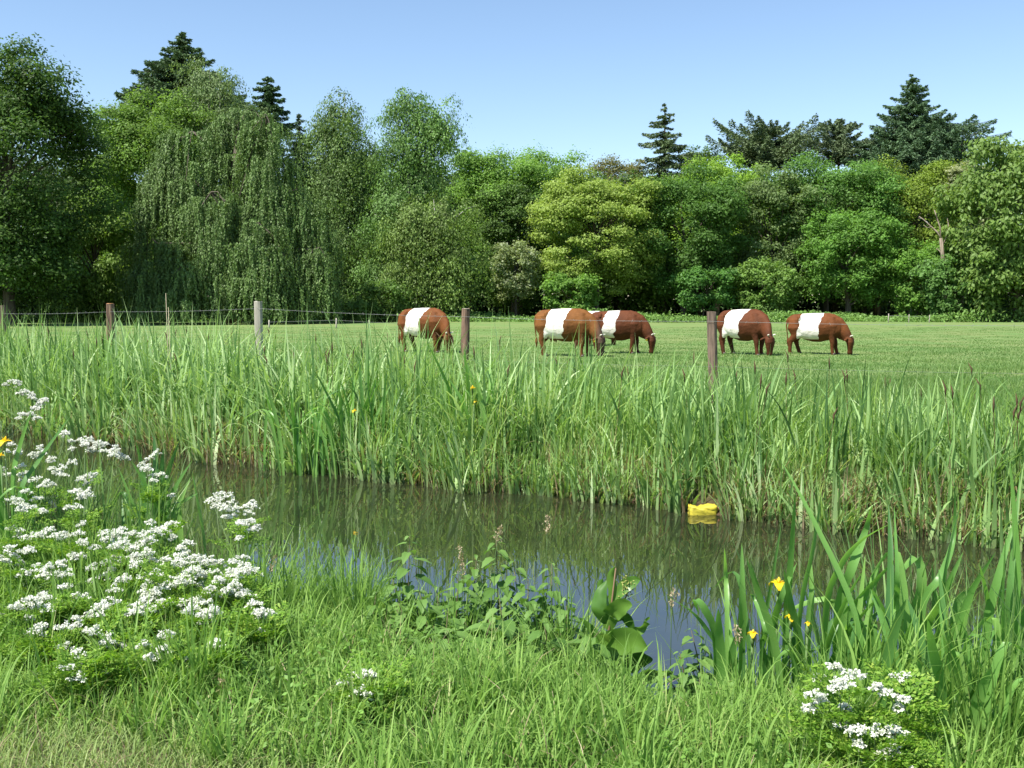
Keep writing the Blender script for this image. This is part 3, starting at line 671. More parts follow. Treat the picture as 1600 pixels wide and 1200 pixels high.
#@@GRASS
# ------------------------------------------------------------------ blades
def blades(name, B, h, w, bend, az, mat, segs=5, var=None, parent=None, twist=None, kind='stuff', tip=1.4, g=rng, base_t=0.0, fold=0.0):
    """B (n,3) base points, h length, w width, bend 0..1 how far it leans and droops, az lean direction"""
    n = len(B); t = np.linspace(0, 1, segs + 1)[None, :]
    d = np.stack([np.cos(az), np.sin(az)], 1)
    bend = np.asarray(bend)[:, None]; h_ = np.asarray(h)[:, None]
    # arc: angle from vertical grows along the blade
    ang0 = bend * .35; ang1 = bend * 2.2
    ang = ang0 + (ang1 - ang0) * t ** 1.6
    dt = 1.0 / segs
    hor = np.concatenate([np.zeros((n, 1)), np.cumsum(np.sin((ang[:, 1:] + ang[:, :-1]) / 2) * dt, 1)], 1) * h_
    ver = np.concatenate([np.zeros((n, 1)), np.cumsum(np.cos((ang[:, 1:] + ang[:, :-1]) / 2) * dt, 1)], 1) * h_
    tw = az + np.pi / 2 + (g.normal(size=n) * .5 if twist is None else twist)
    wd = np.stack([np.cos(tw), np.sin(tw), np.zeros(n)], 1)
    P = B[:, None, :] + np.stack([d[:, 0:1] * hor, d[:, 1:2] * hor, ver], 2)
    prof = np.clip((1 - t ** tip) * (.75 + .5 * np.minimum(t * 2.5, 1)), .02, None) * .5
    W = wd[:, None, :] * (np.asarray(w)[:, None] * prof)[:, :, None]
    Vv = np.stack([P - W, P + W], 2).reshape(-1, 3)
    nv = 2 * (segs + 1)
    b = (np.arange(n) * nv)[:, None] + (np.arange(segs) * 2)[None, :]
    idx = np.stack([b, b + 1, b + 3, b + 2], 2).reshape(-1)
    tt = np.repeat(np.broadcast_to(t, (n, segs + 1)), 2, axis=1).reshape(-1)
    if var is None: var = np.clip(.5 + .2 * g.normal(size=n), 0, 1)
    me = mesh_quads(name, Vv, n * segs, idx=idx, smooth=True, face_attr={'var': np.repeat(var, segs)}, point_attr={'t': tt})
    o = link(name, me, mat, parent)
    if kind and parent is None: o['kind'] = kind
    return o
g = np.random.default_rng(77)
M_FIELD = leafmat('pasture_grass', [(0, (.09, .17, .05)), (.5, (.145, .24, .07)), (1, (.23, .29, .115))], trans=.45)
M_SEDGE = leafmat('sedge_blade', [(0, (.07, .15, .03)), (.4, (.18, .31, .06)), (.75, (.30, .44, .11)), (1, (.48, .54, .22))], trans=.38, base=((.22, .22, .09), .0, .3))
M_REED = leafmat('reed_blade', [(0, (.045, .11, .03)), (.4, (.17, .30, .095)), (.75, (.31, .46, .165)), (1, (.48, .60, .32))], trans=.35, rough=.55, spec=.22, base=((.24, .28, .13), .0, .35))
M_DRY = leafmat('dry_straw', [(0, (.16, .09, .05)), (.5, (.34, .26, .16)), (1, (.52, .44, .30))], trans=.25)
M_LUSH = leafmat('bank_grass', [(0, (.08, .16, .03)), (.45, (.185, .33, .065)), (.8, (.29, .44, .11)), (1, (.48, .52, .22))], trans=.42, warm=(1.05, 1.05, .8), base=((.14, .20, .05), .0, .2))
M_WORN = leafmat('worn_grass', [(0, (.14, .19, .06)), (.45, (.23, .33, .10)), (.75, (.32, .40, .15)), (1, (.52, .46, .26))], trans=.3)
# pasture: denser near the fence, thinning out with distance
n = 330000
u = g.random(n); yy = 11.5 * np.exp(u ** 1.05 * math.log(62 / 11.5)); xx = (g.uniform(-1, 1, n) * .56) * yy
ok = (yy > far_line(xx) + 1.3); xx, yy = xx[ok], yy[ok]; n = len(xx)
patch = lowf(xx, yy, 1.7, 5) * .5 + lowf(xx, yy, .6, 2) * .4
hh = (.06 + .045 * patch + .03 * g.random(n)).clip(.02, .3) * (1 + .5 * (yy < 20) * 1.0) * np.interp(yy, [18, 50], [1, .38])
B = np.stack([xx, yy, gz(xx, yy) - .01], 1)
blades('pasture_grass', B, hh, .004 + .0005 * yy, g.uniform(.1, .8, n), g.uniform(0, 6.28, n), M_FIELD, segs=2, var=np.clip(.42 + .16 * patch + .26 * lowf(xx, yy * .35, 3.1, 7) + .16 * lowf(xx, yy * .6, 1.1, 8) + .07 * g.normal(size=n), 0, 1), g=g)
# rank grass between reeds and fence
n = 26000
xx = g.uniform(-14, 9, n); yy = far_line(xx) + 1.2 + g.random(n) ** 1.2 * 3.6
hh = g.uniform(.18, .5, n) * (1 - .45 * sstep(1.5, 5, yy - far_line(xx)))
B = np.stack([xx, yy, gz(xx, yy) - .01], 1)
blades('rank_grass', B, hh, g.uniform(.006, .012, n), g.uniform(.1, .75, n), g.uniform(0, 6.28, n), M_SEDGE, segs=4, var=np.clip(.5 + .2 * lowf(xx, yy, .8, 3) + .2 * g.normal(size=n), 0, 1), g=g)
CONT = hit(1096, 801, WZ)
def reed_set(n, xr, off, hr, wr, mat, nm, vb, clus=.35, bendr=(.05, .55), nperc=16, exp_=1.0, segs=6, hx=None):
    nc = n // nperc
    cx = g.uniform(xr[0], xr[1], nc); cy = far_line(cx) + off[0] + g.random(nc) ** exp_ * (off[1] - off[0])
    ch = g.uniform(.55, 1.18, nc); cv = g.normal(size=nc) * .18; ca = g.uniform(0, 6.28, nc)
    ci = np.repeat(np.arange(nc), nperc); m_ = len(ci)
    q_ = g.normal(size=(m_, 2)) * clus * .35
    xx = cx[ci] + q_[:, 0]; yy = cy[ci] + q_[:, 1]; yy = np.maximum(yy, far_line(xx) - .2 * g.random(m_))
    zz = np.maximum(gz(xx, yy), WZ - .25) - .02
    h = g.uniform(hr[0], hr[1], m_) * ch[ci]
    kc = ~((np.abs(xx - CONT[0]) < .15) & (yy < CONT[1] + .04)); xx, yy, zz, h, ci, q_ = xx[kc], yy[kc], zz[kc], h[kc], ci[kc], q_[kc]; m_ = len(xx)
    # shorter in the front row
    h *= .72 + .28 * sstep(0, 1.0, yy - far_line(xx)); 
    if hx is not None: h *= hx(xx)
    az = np.where(g.random(m_) < .45, ca[ci] + g.normal(size=m_) * .5, np.arctan2(q_[:, 1], q_[:, 0]) + g.normal(size=m_) * .8)
    B = np.stack([xx, yy, zz], 1)
    return blades(nm, B, h, g.uniform(wr[0], wr[1], m_), g.uniform(bendr[0], bendr[1], m_) ** 1.3, az, mat, segs=segs, var=np.clip(vb + cv[ci] + .15 * g.normal(size=m_), 0, 1), g=g)
hfun = lambda x: np.interp(x, [-9, -5, -2, 0, 2, 4, 6], [1.0, .99, .95, .89, .80, .73, .71])
wl = lambda x: x
reed_set(8200, (-11, 1.0), (-.1, 3.2), (.7, 1.5), (.024, .046), M_REED, 'reeds', .58, hx=hfun, exp_=1.1, bendr=(.03, 1.05), clus=.5, nperc=13)
reed_set(1700, (-10, 7), (-.22, .15), (.6, 1.1), (.016, .032), M_REED, 'reeds', .62, hx=hfun, bendr=(.03, .9), clus=.3, nperc=13)
reed_set(3200, (1.0, 8.0), (-.1, 2.6), (.75, 1.4), (.022, .042), M_REED, 'reeds', .52, hx=hfun, exp_=1.2, bendr=(.05, .85), clus=.45)
reed_set(7500, (-1.5, 8.5), (.0, 3.0), (.6, 1.25), (.008, .018), M_SEDGE, 'sedge', .5, hx=hfun, bendr=(.05, 1.0), nperc=22)
reed_set(2600, (-11, -.5), (.0, 3.4), (.6, 1.25), (.008, .018), M_SEDGE, 'sedge', .5, hx=hfun, bendr=(.05, 1.0), nperc=22)
reed_set(2600, (-.5, 8), (.05, 1.1), (.45, .85), (.012, .026), M_REED, 'reeds', .5, hx=hfun, bendr=(.05, .95), clus=.4, nperc=13)
reed_set(3000, (-.5, 8), (.0, 1.3), (.4, .8), (.008, .018), M_SEDGE, 'sedge', .55, hx=hfun, bendr=(.05, 1.0), nperc=20)
# dry stems lying and leaning at the water's edge
n = 5200
xx = g.uniform(-9, 7, n); xx = xx[lowf(xx, xx, .5, 3) > -.25]; n = len(xx); yy = far_line(xx) + g.uniform(-.08, .45, n); B = np.stack([xx, yy, np.maximum(gz(xx, yy), WZ - .05)], 1)
blades('dry_stems', B, g.uniform(.12, .5, n), g.uniform(.006, .018, n), g.uniform(.2, 1.1, n), g.uniform(-2.9, -.3, n), M_DRY, segs=4, g=g)
# brown sedge spikes and straw stalks standing over the reeds
SP = Geo(); ST = []
for i in range(95):
    x_ = g.uniform(-9, 6.5); y_ = far_line(x_) + g.uniform(.3, 3.2); z_ = float(gz(x_, y_)); hh_ = g.uniform(.75, 1.12) * float(hfun(x_)); lean = g.normal(size=2) * .08
    t = np.array([x_ + lean[0], y_ + lean[1], z_ + hh_]); SP.tube([(x_, y_, z_), t], [.0035, .0025], 3, cap=False)
    SP.tube([t - (0, 0, .02), t + np.array([.0, 0, .05]), t + np.array([lean[0] * .3, 0, .12])], [.004, .010, .002], 5)
props(link('sedge_spikes', SP.mesh('sedge_spikes'), plain('sedge_spike_brown', (.075, .045, .02), .9, .4)), kind='stuff')
# near bank
def near_area(n, xr, y0, y1off, dens_fn=None):
    xx = g.uniform(xr[0], xr[1], n); yy = g.uniform(y0, 12, n)
    ok = (yy < near_line(xx) + y1off) & (np.abs(xx) < .56 * yy + .5)
    if dens_fn is not None: ok &= g.random(n) < dens_fn(xx, yy)
    return xx[ok], yy[ok]
xx, yy = near_area(900000, (-6.5, 4.5), 2.6, .12, lambda x, y: np.clip((4.2 / y) ** 2, 0, 1) * .62)
pmk = path_mask(xx, yy); k1 = g.random(len(xx)) > pmk; xw, yw = xx[~k1], yy[~k1]; xx, yy = xx[k1], yy[k1]
n = len(xx); dn = (near_line(xx) - yy)
cl = lowf(xx, yy, .12, 1) * .5 + lowf(xx, yy, .3, 6) * .5
notch = np.exp(-((xx - .64) / .24) ** 2) * sstep(1.0, .5, dn)
hh = (.11 + .13 * cl + .07 * sstep(1.2, .2, dn) + .16 * g.random(n) ** 2).clip(.04, .5) * (1 - .85 * notch)
B = np.stack([xx, yy, gz(xx, yy) - .01], 1)
keep = g.random(n) < .55; xx, yy, cl, hh, B = xx[keep], yy[keep], cl[keep], hh[keep] * .85, B[keep]; n = len(xx)
blades('bank_grass', B, hh, g.uniform(.0035, .009, n) * (1 + .08 * yy), g.uniform(.1, 1.15, n), g.uniform(0, 6.28, n), M_LUSH, segs=4, var=np.clip(.48 + .16 * cl + .19 * g.normal(size=n), 0, 1), g=g)
n = len(xw); B = np.stack([xw, yw, gz(xw, yw) - .01], 1)
blades('worn_grass', B, g.uniform(.04, .17, n), g.uniform(.003, .006, n), g.uniform(.3, 1.2, n), g.uniform(0, 6.28, n), M_WORN, segs=3, var=np.clip(.42 + .2 * g.normal(size=n) + .15 * lowf(xw, yw, .3, 2), 0, 1), g=g)
# taller tufts of broad grass near the water
def tufts(spots, nm, mat, nperc, hr, wr, spread, bendr=(.05, .7), vb=.5, segs=6):
    Bs = []; hs = []; azs = []; vs_ = []
    for (x_, y_, k_) in spots:
        m_ = int(nperc * g.uniform(.7, 1.3)); q_ = g.normal(size=(m_, 2)) * spread
        xs, ys = x_ + q_[:, 0], y_ + q_[:, 1]; Bs.append(np.stack([xs, ys, np.maximum(gz(xs, ys), WZ - .1) - .01], 1)); hs.append(g.uniform(hr[0], hr[1], m_) * k_); azs.append(np.arctan2(q_[:, 1], q_[:, 0]) + g.normal(size=m_) * .7)
        vs_.append(np.full(m_, vb + g.normal() * .08) + .14 * g.normal(size=m_))
    B = np.concatenate(Bs); m_ = len(B)
    return blades(nm, B, np.concatenate(hs), g.uniform(wr[0], wr[1], m_), g.uniform(bendr[0], bendr[1], m_), np.concatenate(azs), mat, segs=segs, var=np.clip(np.concatenate(vs_), 0, 1), g=g)
sp = []
for x_ in np.arange(-5.5, 3.8, .10):
    y_ = near_line(x_) - g.uniform(-.15, .5)
    if .42 < x_ < .98: continue
    sp.append((x_ + g.normal() * .08, y_, 1))
tufts(sp, 'bank_grass', M_LUSH, 34, (.22, .50), (.006, .013), .06)
ax_, ay_ = near_area(9000, (-5.5, 4), 2.9, -.02, lambda x, y: np.clip((4.1 / y) ** 2, 0, 1) * (1 - path_mask(x, y)) * (.35 + .65 * (lowf(x, y, .28, 4) > -.1)) * .55)
for sel, vb_, hr_, wr_ in ((0, .38, (.10, .26), (.005, .010)), (1, .62, (.12, .32), (.004, .009)), (2, .5, (.16, .40), (.006, .013))):
    tufts([(a, b, (1.0 if not (.42 < a < .88 and near_line(a) - b < .8) else .12)) for a, b in zip(ax_[sel::3], ay_[sel::3])], 'bank_grass', M_LUSH, 20, hr_, wr_, .035, vb=vb_, segs=5, bendr=(.1, 1.0))
dx_, dy_ = near_area(14000, (-4.5, 4), 2.9, 0, lambda x, y: np.clip((4.1 / y) ** 2, 0, 1) * .35)
blades('dry_grass', np.stack([dx_, dy_, gz(dx_, dy_)], 1), g.uniform(.08, .30, len(dx_)), g.uniform(.002, .005, len(dx_)), g.uniform(.3, 1.3, len(dx_)), g.uniform(0, 6.28, len(dx_)), M_DRY, segs=4, g=g)
# dense tall clump left of the open water and towards the lower right
sp = [(x_, near_line(x_) - g.uniform(-.2, .6), g.uniform(.8, 1.15)) for x_ in g.uniform(-1.9, -.75, 26)] + [(x_, near_line(x_) - g.random() ** .8 * 1.9, g.uniform(.45, .9)) for x_ in g.uniform(-5.5, -1.2, 110)] + [(x_, near_line(x_) - g.uniform(-.1, .9), g.uniform(.8, 1.2)) for x_ in g.uniform(1.15, 3.2, 52)] + [(x_, near_line(x_) - g.uniform(-.15, .5), g.uniform(.5, .95)) for x_ in g.uniform(-1.0, .42, 40)]
tufts(sp, 'bank_grass', M_LUSH, 40, (.35, .68), (.007, .015), .07, vb=.42)
sp = [(x_, near_line(x_) + g.uniform(-.1, .25), g.uniform(.8, 1.2)) for x_ in np.concatenate([g.uniform(1.6, 4.2, 46), g.uniform(-3.4, -2.2, 12)])]
tufts(sp, 'reeds', M_REED, 16, (.6, 1.15), (.010, .020), .08, vb=.38, bendr=(.03, .45))
# clover-like low leaves mixed into the bank grass
xx, yy = near_area(90000, (-5, 4), 2.9, -.05, lambda x, y: (lowf(x, y, .35, 9) > -.05) * np.clip((4 / y) ** 2, 0, 1) * (1 - path_mask(x, y)))
n = len(xx)
leaves('ground_leaves', np.stack([xx, yy, gz(xx, yy) + g.uniform(.02, .16, n)], 1), norm(rdir(n, g) * .8 + np.array([0, 0, 1])), .014, np.clip(.45 + .2 * g.normal(size=n), 0, 1), leafmat('low_leaf', stops3((.085, .16, .03), .5), trans=.35), None, g=g)['kind'] = 'stuff'
#@@FLOWERS
# ------------------------------------------------------------------ cow parsley
M_WHITE = leafmat('umbel_white', [(0, (.38, .48, .20)), (.3, (.60, .64, .47)), (.55, (.72, .73, .64)), (1, (.80, .80, .76))], trans=.3, warm=(1, 1, .95), tcol=1.0)
M_STEM = plain('green_stem', (.10, .17, .05), .6)
M_FERN = leafmat('parsley_leaf', [(0, (.08, .18, .02)), (.5, (.18, .33, .04)), (1, (.36, .45, .09))], trans=.38)
def umbel(G, C, Nn, Vr, c, R, g, up):
    """compound umbel: rays from one point to small flat heads; appends stems to G and florets to C"""
    k = max(7, int(R / .0065)); k = min(k, 16)
    for i in range(k):
        a = i * 2.4 + g.random(); r = R * math.sqrt((i + .5) / k) * g.uniform(.85, 1.1)
        h = -.62 * R * (r / R) ** 2 + g.normal() * .006
        p_ = c + np.array([math.cos(a) * r, math.sin(a) * r, h]); G.tube([c - np.array([0, 0, R * .75]), p_ - np.array([0, 0, .004])], [.0011, .0008], 3, cap=False)
        m_ = 24; q_ = g.normal(size=(m_, 3)) * np.array([.0062, .0062, .0036]); q_[:, 2] -= (q_[:, 0] ** 2 + q_[:, 1] ** 2) * 18
        C.append(p_ + q_ * (.7 + R * 9)); Nn.append(norm(g.normal(size=(m_, 3)) * .75 + np.array([0, -.25, 1]))); Vr.append(np.clip(g.normal(size=m_) * .2 + up, 0, 1))
def depth_of(py): return float(np.interp(py, [600, 640, 700, 780, 850, 900, 950, 1000, 1050, 1100, 1160], [9.0, 8.2, 7.1, 6.15, 5.4, 4.95, 4.55, 4.2, 3.95, 3.8, 3.7]))
def parsley(label, ums, seed, dscale=1.0, group='cow parsley plants in white flower', fern=1.0):
    g = np.random.default_rng(seed); pts = []
    for (px, py, wpx) in ums:
        Yd = depth_of(py) * dscale + g.normal() * .05; pts.append((at(px, py, Yd), 1.25 * wpx / F_PX * Yd / 2))
    for (c0, R0) in list(pts):
        for j in range(2):
            if g.random() < .62: pts.append((c0 + np.array([g.normal() * .07, g.normal() * .06, -abs(g.normal()) * .05 - .01]), g.uniform(.012, .024)))
    cx = np.mean([p[0][0] for p in pts]); cy = np.mean([p[0][1] for p in pts]) - .02
    cy = min(cy, near_line(cx) + .02); zb = float(gz(cx, cy))
    root = empty('cow_parsley', (cx, cy, zb), label, 'wildflower', group); o0 = np.array([cx, cy, zb])
    G = Geo(); zt = np.mean([p[0][2] for p in pts]) - zb
    fork = np.array([g.normal() * .02, g.normal() * .02, zt * .5]); G.tube([(0, 0, -.02), fork * np.array([.6, .6, .5]), fork], [.0045, .004, .0035], 5)
    for (c, R) in pts:
        c = c - o0
        G.tube([fork, fork + (c - fork) * .5 + np.array([0, 0, -.02]), c - np.array([0, 0, R * .7])], [.003, .0022, .0016], 4, cap=False)
        heads = [(c, max(R, .018))]
        if R > .038:        # a wide flower patch is several umbels close together
            k = max(2, int(round((R / .037) ** 1.6))); heads = []
            for j in range(k):
                a = j * 2.4 + seed; rr = R * math.sqrt((j + .3) / k) * .9; heads.append((c + np.array([math.cos(a) * rr, math.sin(a) * rr * .8, g.normal() * .022]), g.uniform(.026, .038)))
                G.tube([c - np.array([0, 0, R * .7]), heads[-1][0] - np.array([0, 0, .024])], [.0014, .0012], 3, cap=False)
        for hc_, hr_ in heads:
            C = []; Nn = []; Vr = []; U = Geo(); umbel(U, C, Nn, Vr, hc_, hr_, g, .66)
            fo = leaves('umbel', np.concatenate(C), np.concatenate(Nn), .0046, np.concatenate(Vr), M_WHITE, root, aspect=.85, g=g)
            link('rays', U.mesh('rays'), M_STEM, fo)
    link('stem', G.mesh('stem'), M_STEM, root)
    # ferny leaves
    FC = []; FN = []; FL = []
    for i in range(int(24 * fern)):
        a = g.uniform(0, 6.28); z0 = g.uniform(.0, max(zt * .85, .1)); L_ = g.uniform(.12, .28); el = g.uniform(.1, .9)
        ax = np.array([math.cos(a) * math.cos(el), math.sin(a) * math.cos(el), math.sin(el)]); sd_ = norm(np.cross(ax, [0, 0, 1.])); up_ = np.cross(sd_, ax)
        for s_ in np.linspace(.25, 1, 8):
            wl_ = L_ * .42 * (1.1 - s_)
            for sg in (-1, 1):
                m_ = max(3, int(wl_ / .008))
                tt = np.linspace(.1, 1, m_)[:, None]
                P = np.array([0, 0, z0]) + ax * L_ * s_ - np.array([0, 0, .25 * L_ * s_ ** 2]) + (sd_ * sg * .9 + ax * .45) * wl_ * tt + g.normal(size=(m_, 3)) * .005
                P = np.concatenate([P, P + up_ * .004 + g.normal(size=P.shape) * .006]); FC.append(P); FN.append(norm(up_ + g.normal(size=P.shape) * .35)); FL.append(np.repeat((sd_ * sg + ax * .8)[None], len(P), 0) + g.normal(size=P.shape) * .5)
    if FC:
        C = np.concatenate(FC); leaves('leaves', C, np.concatenate(FN), .0095, np.clip(.45 + .2 * g.normal(size=len(C)), 0, 1), M_FERN, root, aspect=.45, long_dir=np.concatenate(FL), g=g)
    return root
PARS = [
 ('cow parsley furthest back on the left edge, small scattered heads against the far reeds', [(20, 600, 26), (42, 610, 26), (62, 624, 30), (50, 641, 34)]),
 ('cow parsley low at the left edge beside the big yellow iris flower', [(26, 694, 24), (62, 702, 26), (100, 676, 18), (78, 712, 18)]),
 ('long slanting row of white heads reaching over the water at upper left', [(132, 685, 30), (150, 694, 34), (172, 702, 34), (192, 706, 22)]),
 ('thin cow parsley with two ragged heads standing alone before the water', [(232, 714, 26), (238, 731, 36)]),
 ('cow parsley with one flat head just right of the yellow iris flower', [(100, 731, 36), (35, 735, 18), (5, 731, 20)]),
 ('cow parsley with a slanting fluffy head in the upper middle of the left bank', [(138, 746, 34), (128, 768, 38), (112, 786, 26)]),
 ('cow parsley with loose small heads at mid height on the left edge', [(68, 756, 34), (45, 776, 30), (20, 783, 18), (36, 790, 24)]),
 ('cow parsley standing apart to the right against the dark water', [(340, 772, 34), (360, 780, 30), (385, 788, 34), (350, 800, 26), (390, 813, 30)]),
 ('cow parsley with one broad white head at left, above the densest patch', [(62, 830, 44), (22, 824, 22)]),
 ('cow parsley crowding the left edge with many overlapping heads', [(10, 858, 30), (34, 866, 36), (52, 882, 36), (90, 888, 44)]),
 ('cow parsley with arching pair of heads in the middle of the left bank', [(104, 834, 38), (130, 854, 38), (128, 826, 26)]),
 ('large fluffy double head of cow parsley in the centre of the white mass', [(182, 828, 48), (200, 848, 50), (188, 862, 46), (172, 846, 30)]),
 ('brightest dome of cow parsley at the upper right of the white mass', [(266, 816, 38), (232, 838, 44), (246, 824, 34)]),
 ('ragged cow parsley below the brightest dome', [(230, 864, 38), (160, 882, 34), (208, 880, 30)]),
 ('cow parsley forming the back of the wide flat patch on the right', [(288, 856, 34), (286, 878, 56), (322, 874, 46)]),
 ('cow parsley forming the right wing of the wide flat patch', [(378, 880, 48), (394, 886, 24), (362, 896, 54)]),
 ('cow parsley filling the middle of the wide flat patch', [(314, 890, 46), (290, 904, 54), (264, 904, 36), (242, 900, 42)]),
 ('cow parsley along the lower rim of the wide flat patch', [(350, 912, 56), (372, 916, 30), (336, 922, 30)]),
 ('white cushion of cow parsley low on the left with a long left arm', [(76, 928, 56), (32, 944, 48), (60, 940, 34)]),
 ('cow parsley of medium heads between the two white cushions', [(120, 930, 36), (160, 945, 36), (180, 910, 34), (140, 948, 26)]),
 ('biggest white cushion of cow parsley low in the middle of the left bank', [(232, 942, 64), (208, 956, 26), (236, 926, 40)]),
 ('steep white bunch of cow parsley right of the biggest cushion', [(318, 948, 54), (300, 930, 40), (330, 958, 30)]),
 ('lone small cow parsley furthest right on the left bank', [(408, 948, 24), (416, 958, 22)]),
 ('pair of small cow parsley heads below the white cushion at left', [(102, 986, 28), (62, 980, 28)]),
 ('cow parsley with two flat heads under the gap between the cushions', [(155, 984, 32), (176, 1006, 30), (118, 974, 14)]),
 ('flat single cow parsley head straight below the biggest cushion', [(244, 1000, 50)]),
 ('small cow parsley head low right below the steep bunch', [(335, 1007, 32)]),
 ('lowest pair of cow parsley heads at far lower left', [(132, 1016, 32), (113, 1045, 32)]),
 ('two low white heads alone in the grass at bottom centre', [(553, 1053, 34), (575, 1046, 20), (576, 1085, 30)]),
 ('leggy cow parsley with three stacked heads in front of the irises', [(1310, 1030, 32), (1335, 1048, 26), (1314, 1074, 34), (1270, 1086, 32)], .87),
 ('small pale cow parsley heads behind the low broad one on the right', [(1410, 1052, 24), (1390, 1080, 18)], .87),
 ('broad low cow parsley at the bottom right corner of the bank', [(1395, 1126, 34), (1368, 1154, 50), (1338, 1134, 24), (1400, 1140, 22)], .87),
]
for i, (lb, um, *ds) in enumerate(PARS): parsley(lb, um, 300 + i, ds[0] if ds else 1.0)
#@@PLANTS
# ------------------------------------------------------------------ irises, dock, nettles
M_IRIS = leafmat('iris_leaf', [(0, (.06, .16, .045)), (.5, (.15, .32, .07)), (1, (.25, .44, .11))], trans=.42, rough=.38, spec=.45)
M_PETAL = leafmat('iris_petal', [(0, (.62, .36, .01)), (.5, (.80, .58, .02)), (1, (.85, .68, .05))], trans=.35, warm=(1, .95, .6))
def strip(path, w, roll, nm, mat, parent, o0, var, tip=3.0, fold=.25, segs=14):
    """a leaf along a path of 3d points; w full width; slightly V-folded"""
    P = np.array(path, float); 
    # Catmull-like resample
    s = np.linspace(0, len(P) - 1, segs + 1); i0 = np.clip(s.astype(int), 0, len(P) - 2); f = (s - i0)[:, None]
    Pm = P[np.maximum(i0 - 1, 0)]; P0 = P[i0]; P1 = P[i0 + 1]; P2 = P[np.minimum(i0 + 2, len(P) - 1)]
    Q = .5 * ((2 * P0) + (-Pm + P1) * f + (2 * Pm - 5 * P0 + 4 * P1 - P2) * f ** 2 + (-Pm + 3 * P0 - 3 * P1 + P2) * f ** 3) - o0
    T = norm(np.gradient(Q, axis=0)); side = np.array([math.cos(roll), math.sin(roll), 0])[None]
    Sd = norm(side - T * np.sum(side * T, 1, keepdims=True)); Nn = np.cross(T, Sd)
    t = np.linspace(0, 1, segs + 1); prof = np.clip((.7 + .6 * np.minimum(t * 2, 1) - .15) * (1 - t ** tip), .02, None)[:, None] * w / 2
    A = Q - Sd * prof; Bc = Q + Nn * prof * fold; C = Q + Sd * prof
    V = np.stack([A, Bc, C], 1).reshape(-1, 3); b = np.arange(segs) * 3
    idx = np.concatenate([np.stack([b, b + 1, b + 4, b + 3], 1), np.stack([b + 1, b + 2, b + 5, b + 4], 1)]).ravel()
    me = mesh_quads(nm, V, 2 * segs, idx=idx, smooth=True, face_attr={'var': np.full(2 * segs, var)}, point_attr={'t': np.repeat(t, 3)})
    return link(nm, me, mat, parent)
def iris_flower(c, R, seed, parent, o0, stem_from=None):
    g = np.random.default_rng(seed); c = np.array(c) - o0
    Vs = []; Fs = []; nseg = 6
    def petal(az, L_, W_, el0, el1):
        b = len(Vs); p_ = c.copy()
        for i in range(nseg + 1):
            t = i / nseg; el = el0 + (el1 - el0) * t; d_ = np.array([math.cos(az) * math.cos(el), math.sin(az) * math.cos(el), math.sin(el)])
            if i: p_ = p_ + d_ * L_ / nseg
            sd_ = np.array([-math.sin(az), math.cos(az), 0]); w = W_ * math.sin(math.pi * min(.95, .18 + t * .8)) ** .8 * .5
            Vs.extend([p_ - sd_ * w, p_ + np.array([0, 0, .15 * w]), p_ + sd_ * w])
        for i in range(nseg):
            for k in (0, 1): Fs.append((b + i * 3 + k, b + i * 3 + k + 1, b + i * 3 + k + 4, b + i * 3 + k + 3))
    for k in range(3):
        a = k * 2.094 + g.random() * .5; petal(a, R * 1.5, R * 1.0, .9, -1.35); petal(a + 1.05, R * .75, R * .35, 1.3, 1.0); petal(a, R * .7, R * .4, 1.1, .1)
    V = np.array(Vs); F = np.array(Fs)
    me = mesh_quads('flower', V, len(F), idx=F.ravel(), smooth=True, face_attr={'var': np.clip(g.normal(size=len(F)) * .12 + .5, 0, 1)})
    o = link('flower', me, M_PETAL, parent)
    if stem_from is not None:
        G = Geo(); s_ = np.array(stem_from) - o0; G.tube([s_, (s_ + c) / 2 + np.array([.01, 0, 0]), c + np.array([0, 0, -.004])], [.006, .005, .006], 6)
        G.tube([c + np.array([0, 0, -.06]), c + np.array([0, 0, -.03]), c], [.004, .011, .005], 6); link('flower_stem', G.mesh('flower_stem'), M_STEM, parent)
    return o
def iris(label, basepx, leafs, flowers, seed, Yd, extra=0, sprd=.13, hr=(.5, .95)):
    g = np.random.default_rng(seed); b = at(basepx[0], basepx[1], Yd); zb = max(float(gz(b[0], Yd)), WZ - .1); o0 = np.array([b[0], Yd, zb])
    root = empty('yellow_iris', o0, label, 'plant', 'yellow flag irises by the water')
    for pts, wpx, va in leafs:
        n_ = len(pts); P = [at(p_[0], p_[1], Yd + g.normal() * .015 + .05 * g.normal() * i) for i, p_ in enumerate(pts)]
        f = np.array([P[0][0], Yd, zb - .03])
        if P[0][2] > zb + .05: P = [f] + P
        strip(P, wpx / F_PX * Yd, g.normal() * .45, 'leaf', M_IRIS, root, o0, va)
    for j in range(extra):
        bx, by = g.normal() * sprd, g.normal() * sprd * .6; h = g.uniform(*hr); ln = np.clip(g.normal(size=2), -1.3, 1.3) * .11 * h; k_ = g.random() < .3
        zg = max(float(gz(o0[0] + bx, o0[1] + by)), WZ - .1); f = np.array([o0[0] + bx, o0[1] + by, zg - .03])
        P = [f, f + np.array([ln[0] * .4, ln[1] * .4, h * .5]), f + np.array([ln[0] * 1.3, ln[1] * 1.3, h * .85]), f + np.array([ln[0] * (3.2 if k_ else 2), ln[1] * 2.4, h * (.72 if k_ else 1.08)])]
        strip(P, g.uniform(.022, .045), g.normal() * .8, 'leaf', M_IRIS, root, o0, float(np.clip(.5 + g.normal() * .25, 0, 1)))
    for i, (px, py, r) in enumerate(flowers):
        c = at(px, py, Yd - .03); iris_flower(c, r, seed + i, root, o0, (c[0] - .02, Yd, zb))
    return root
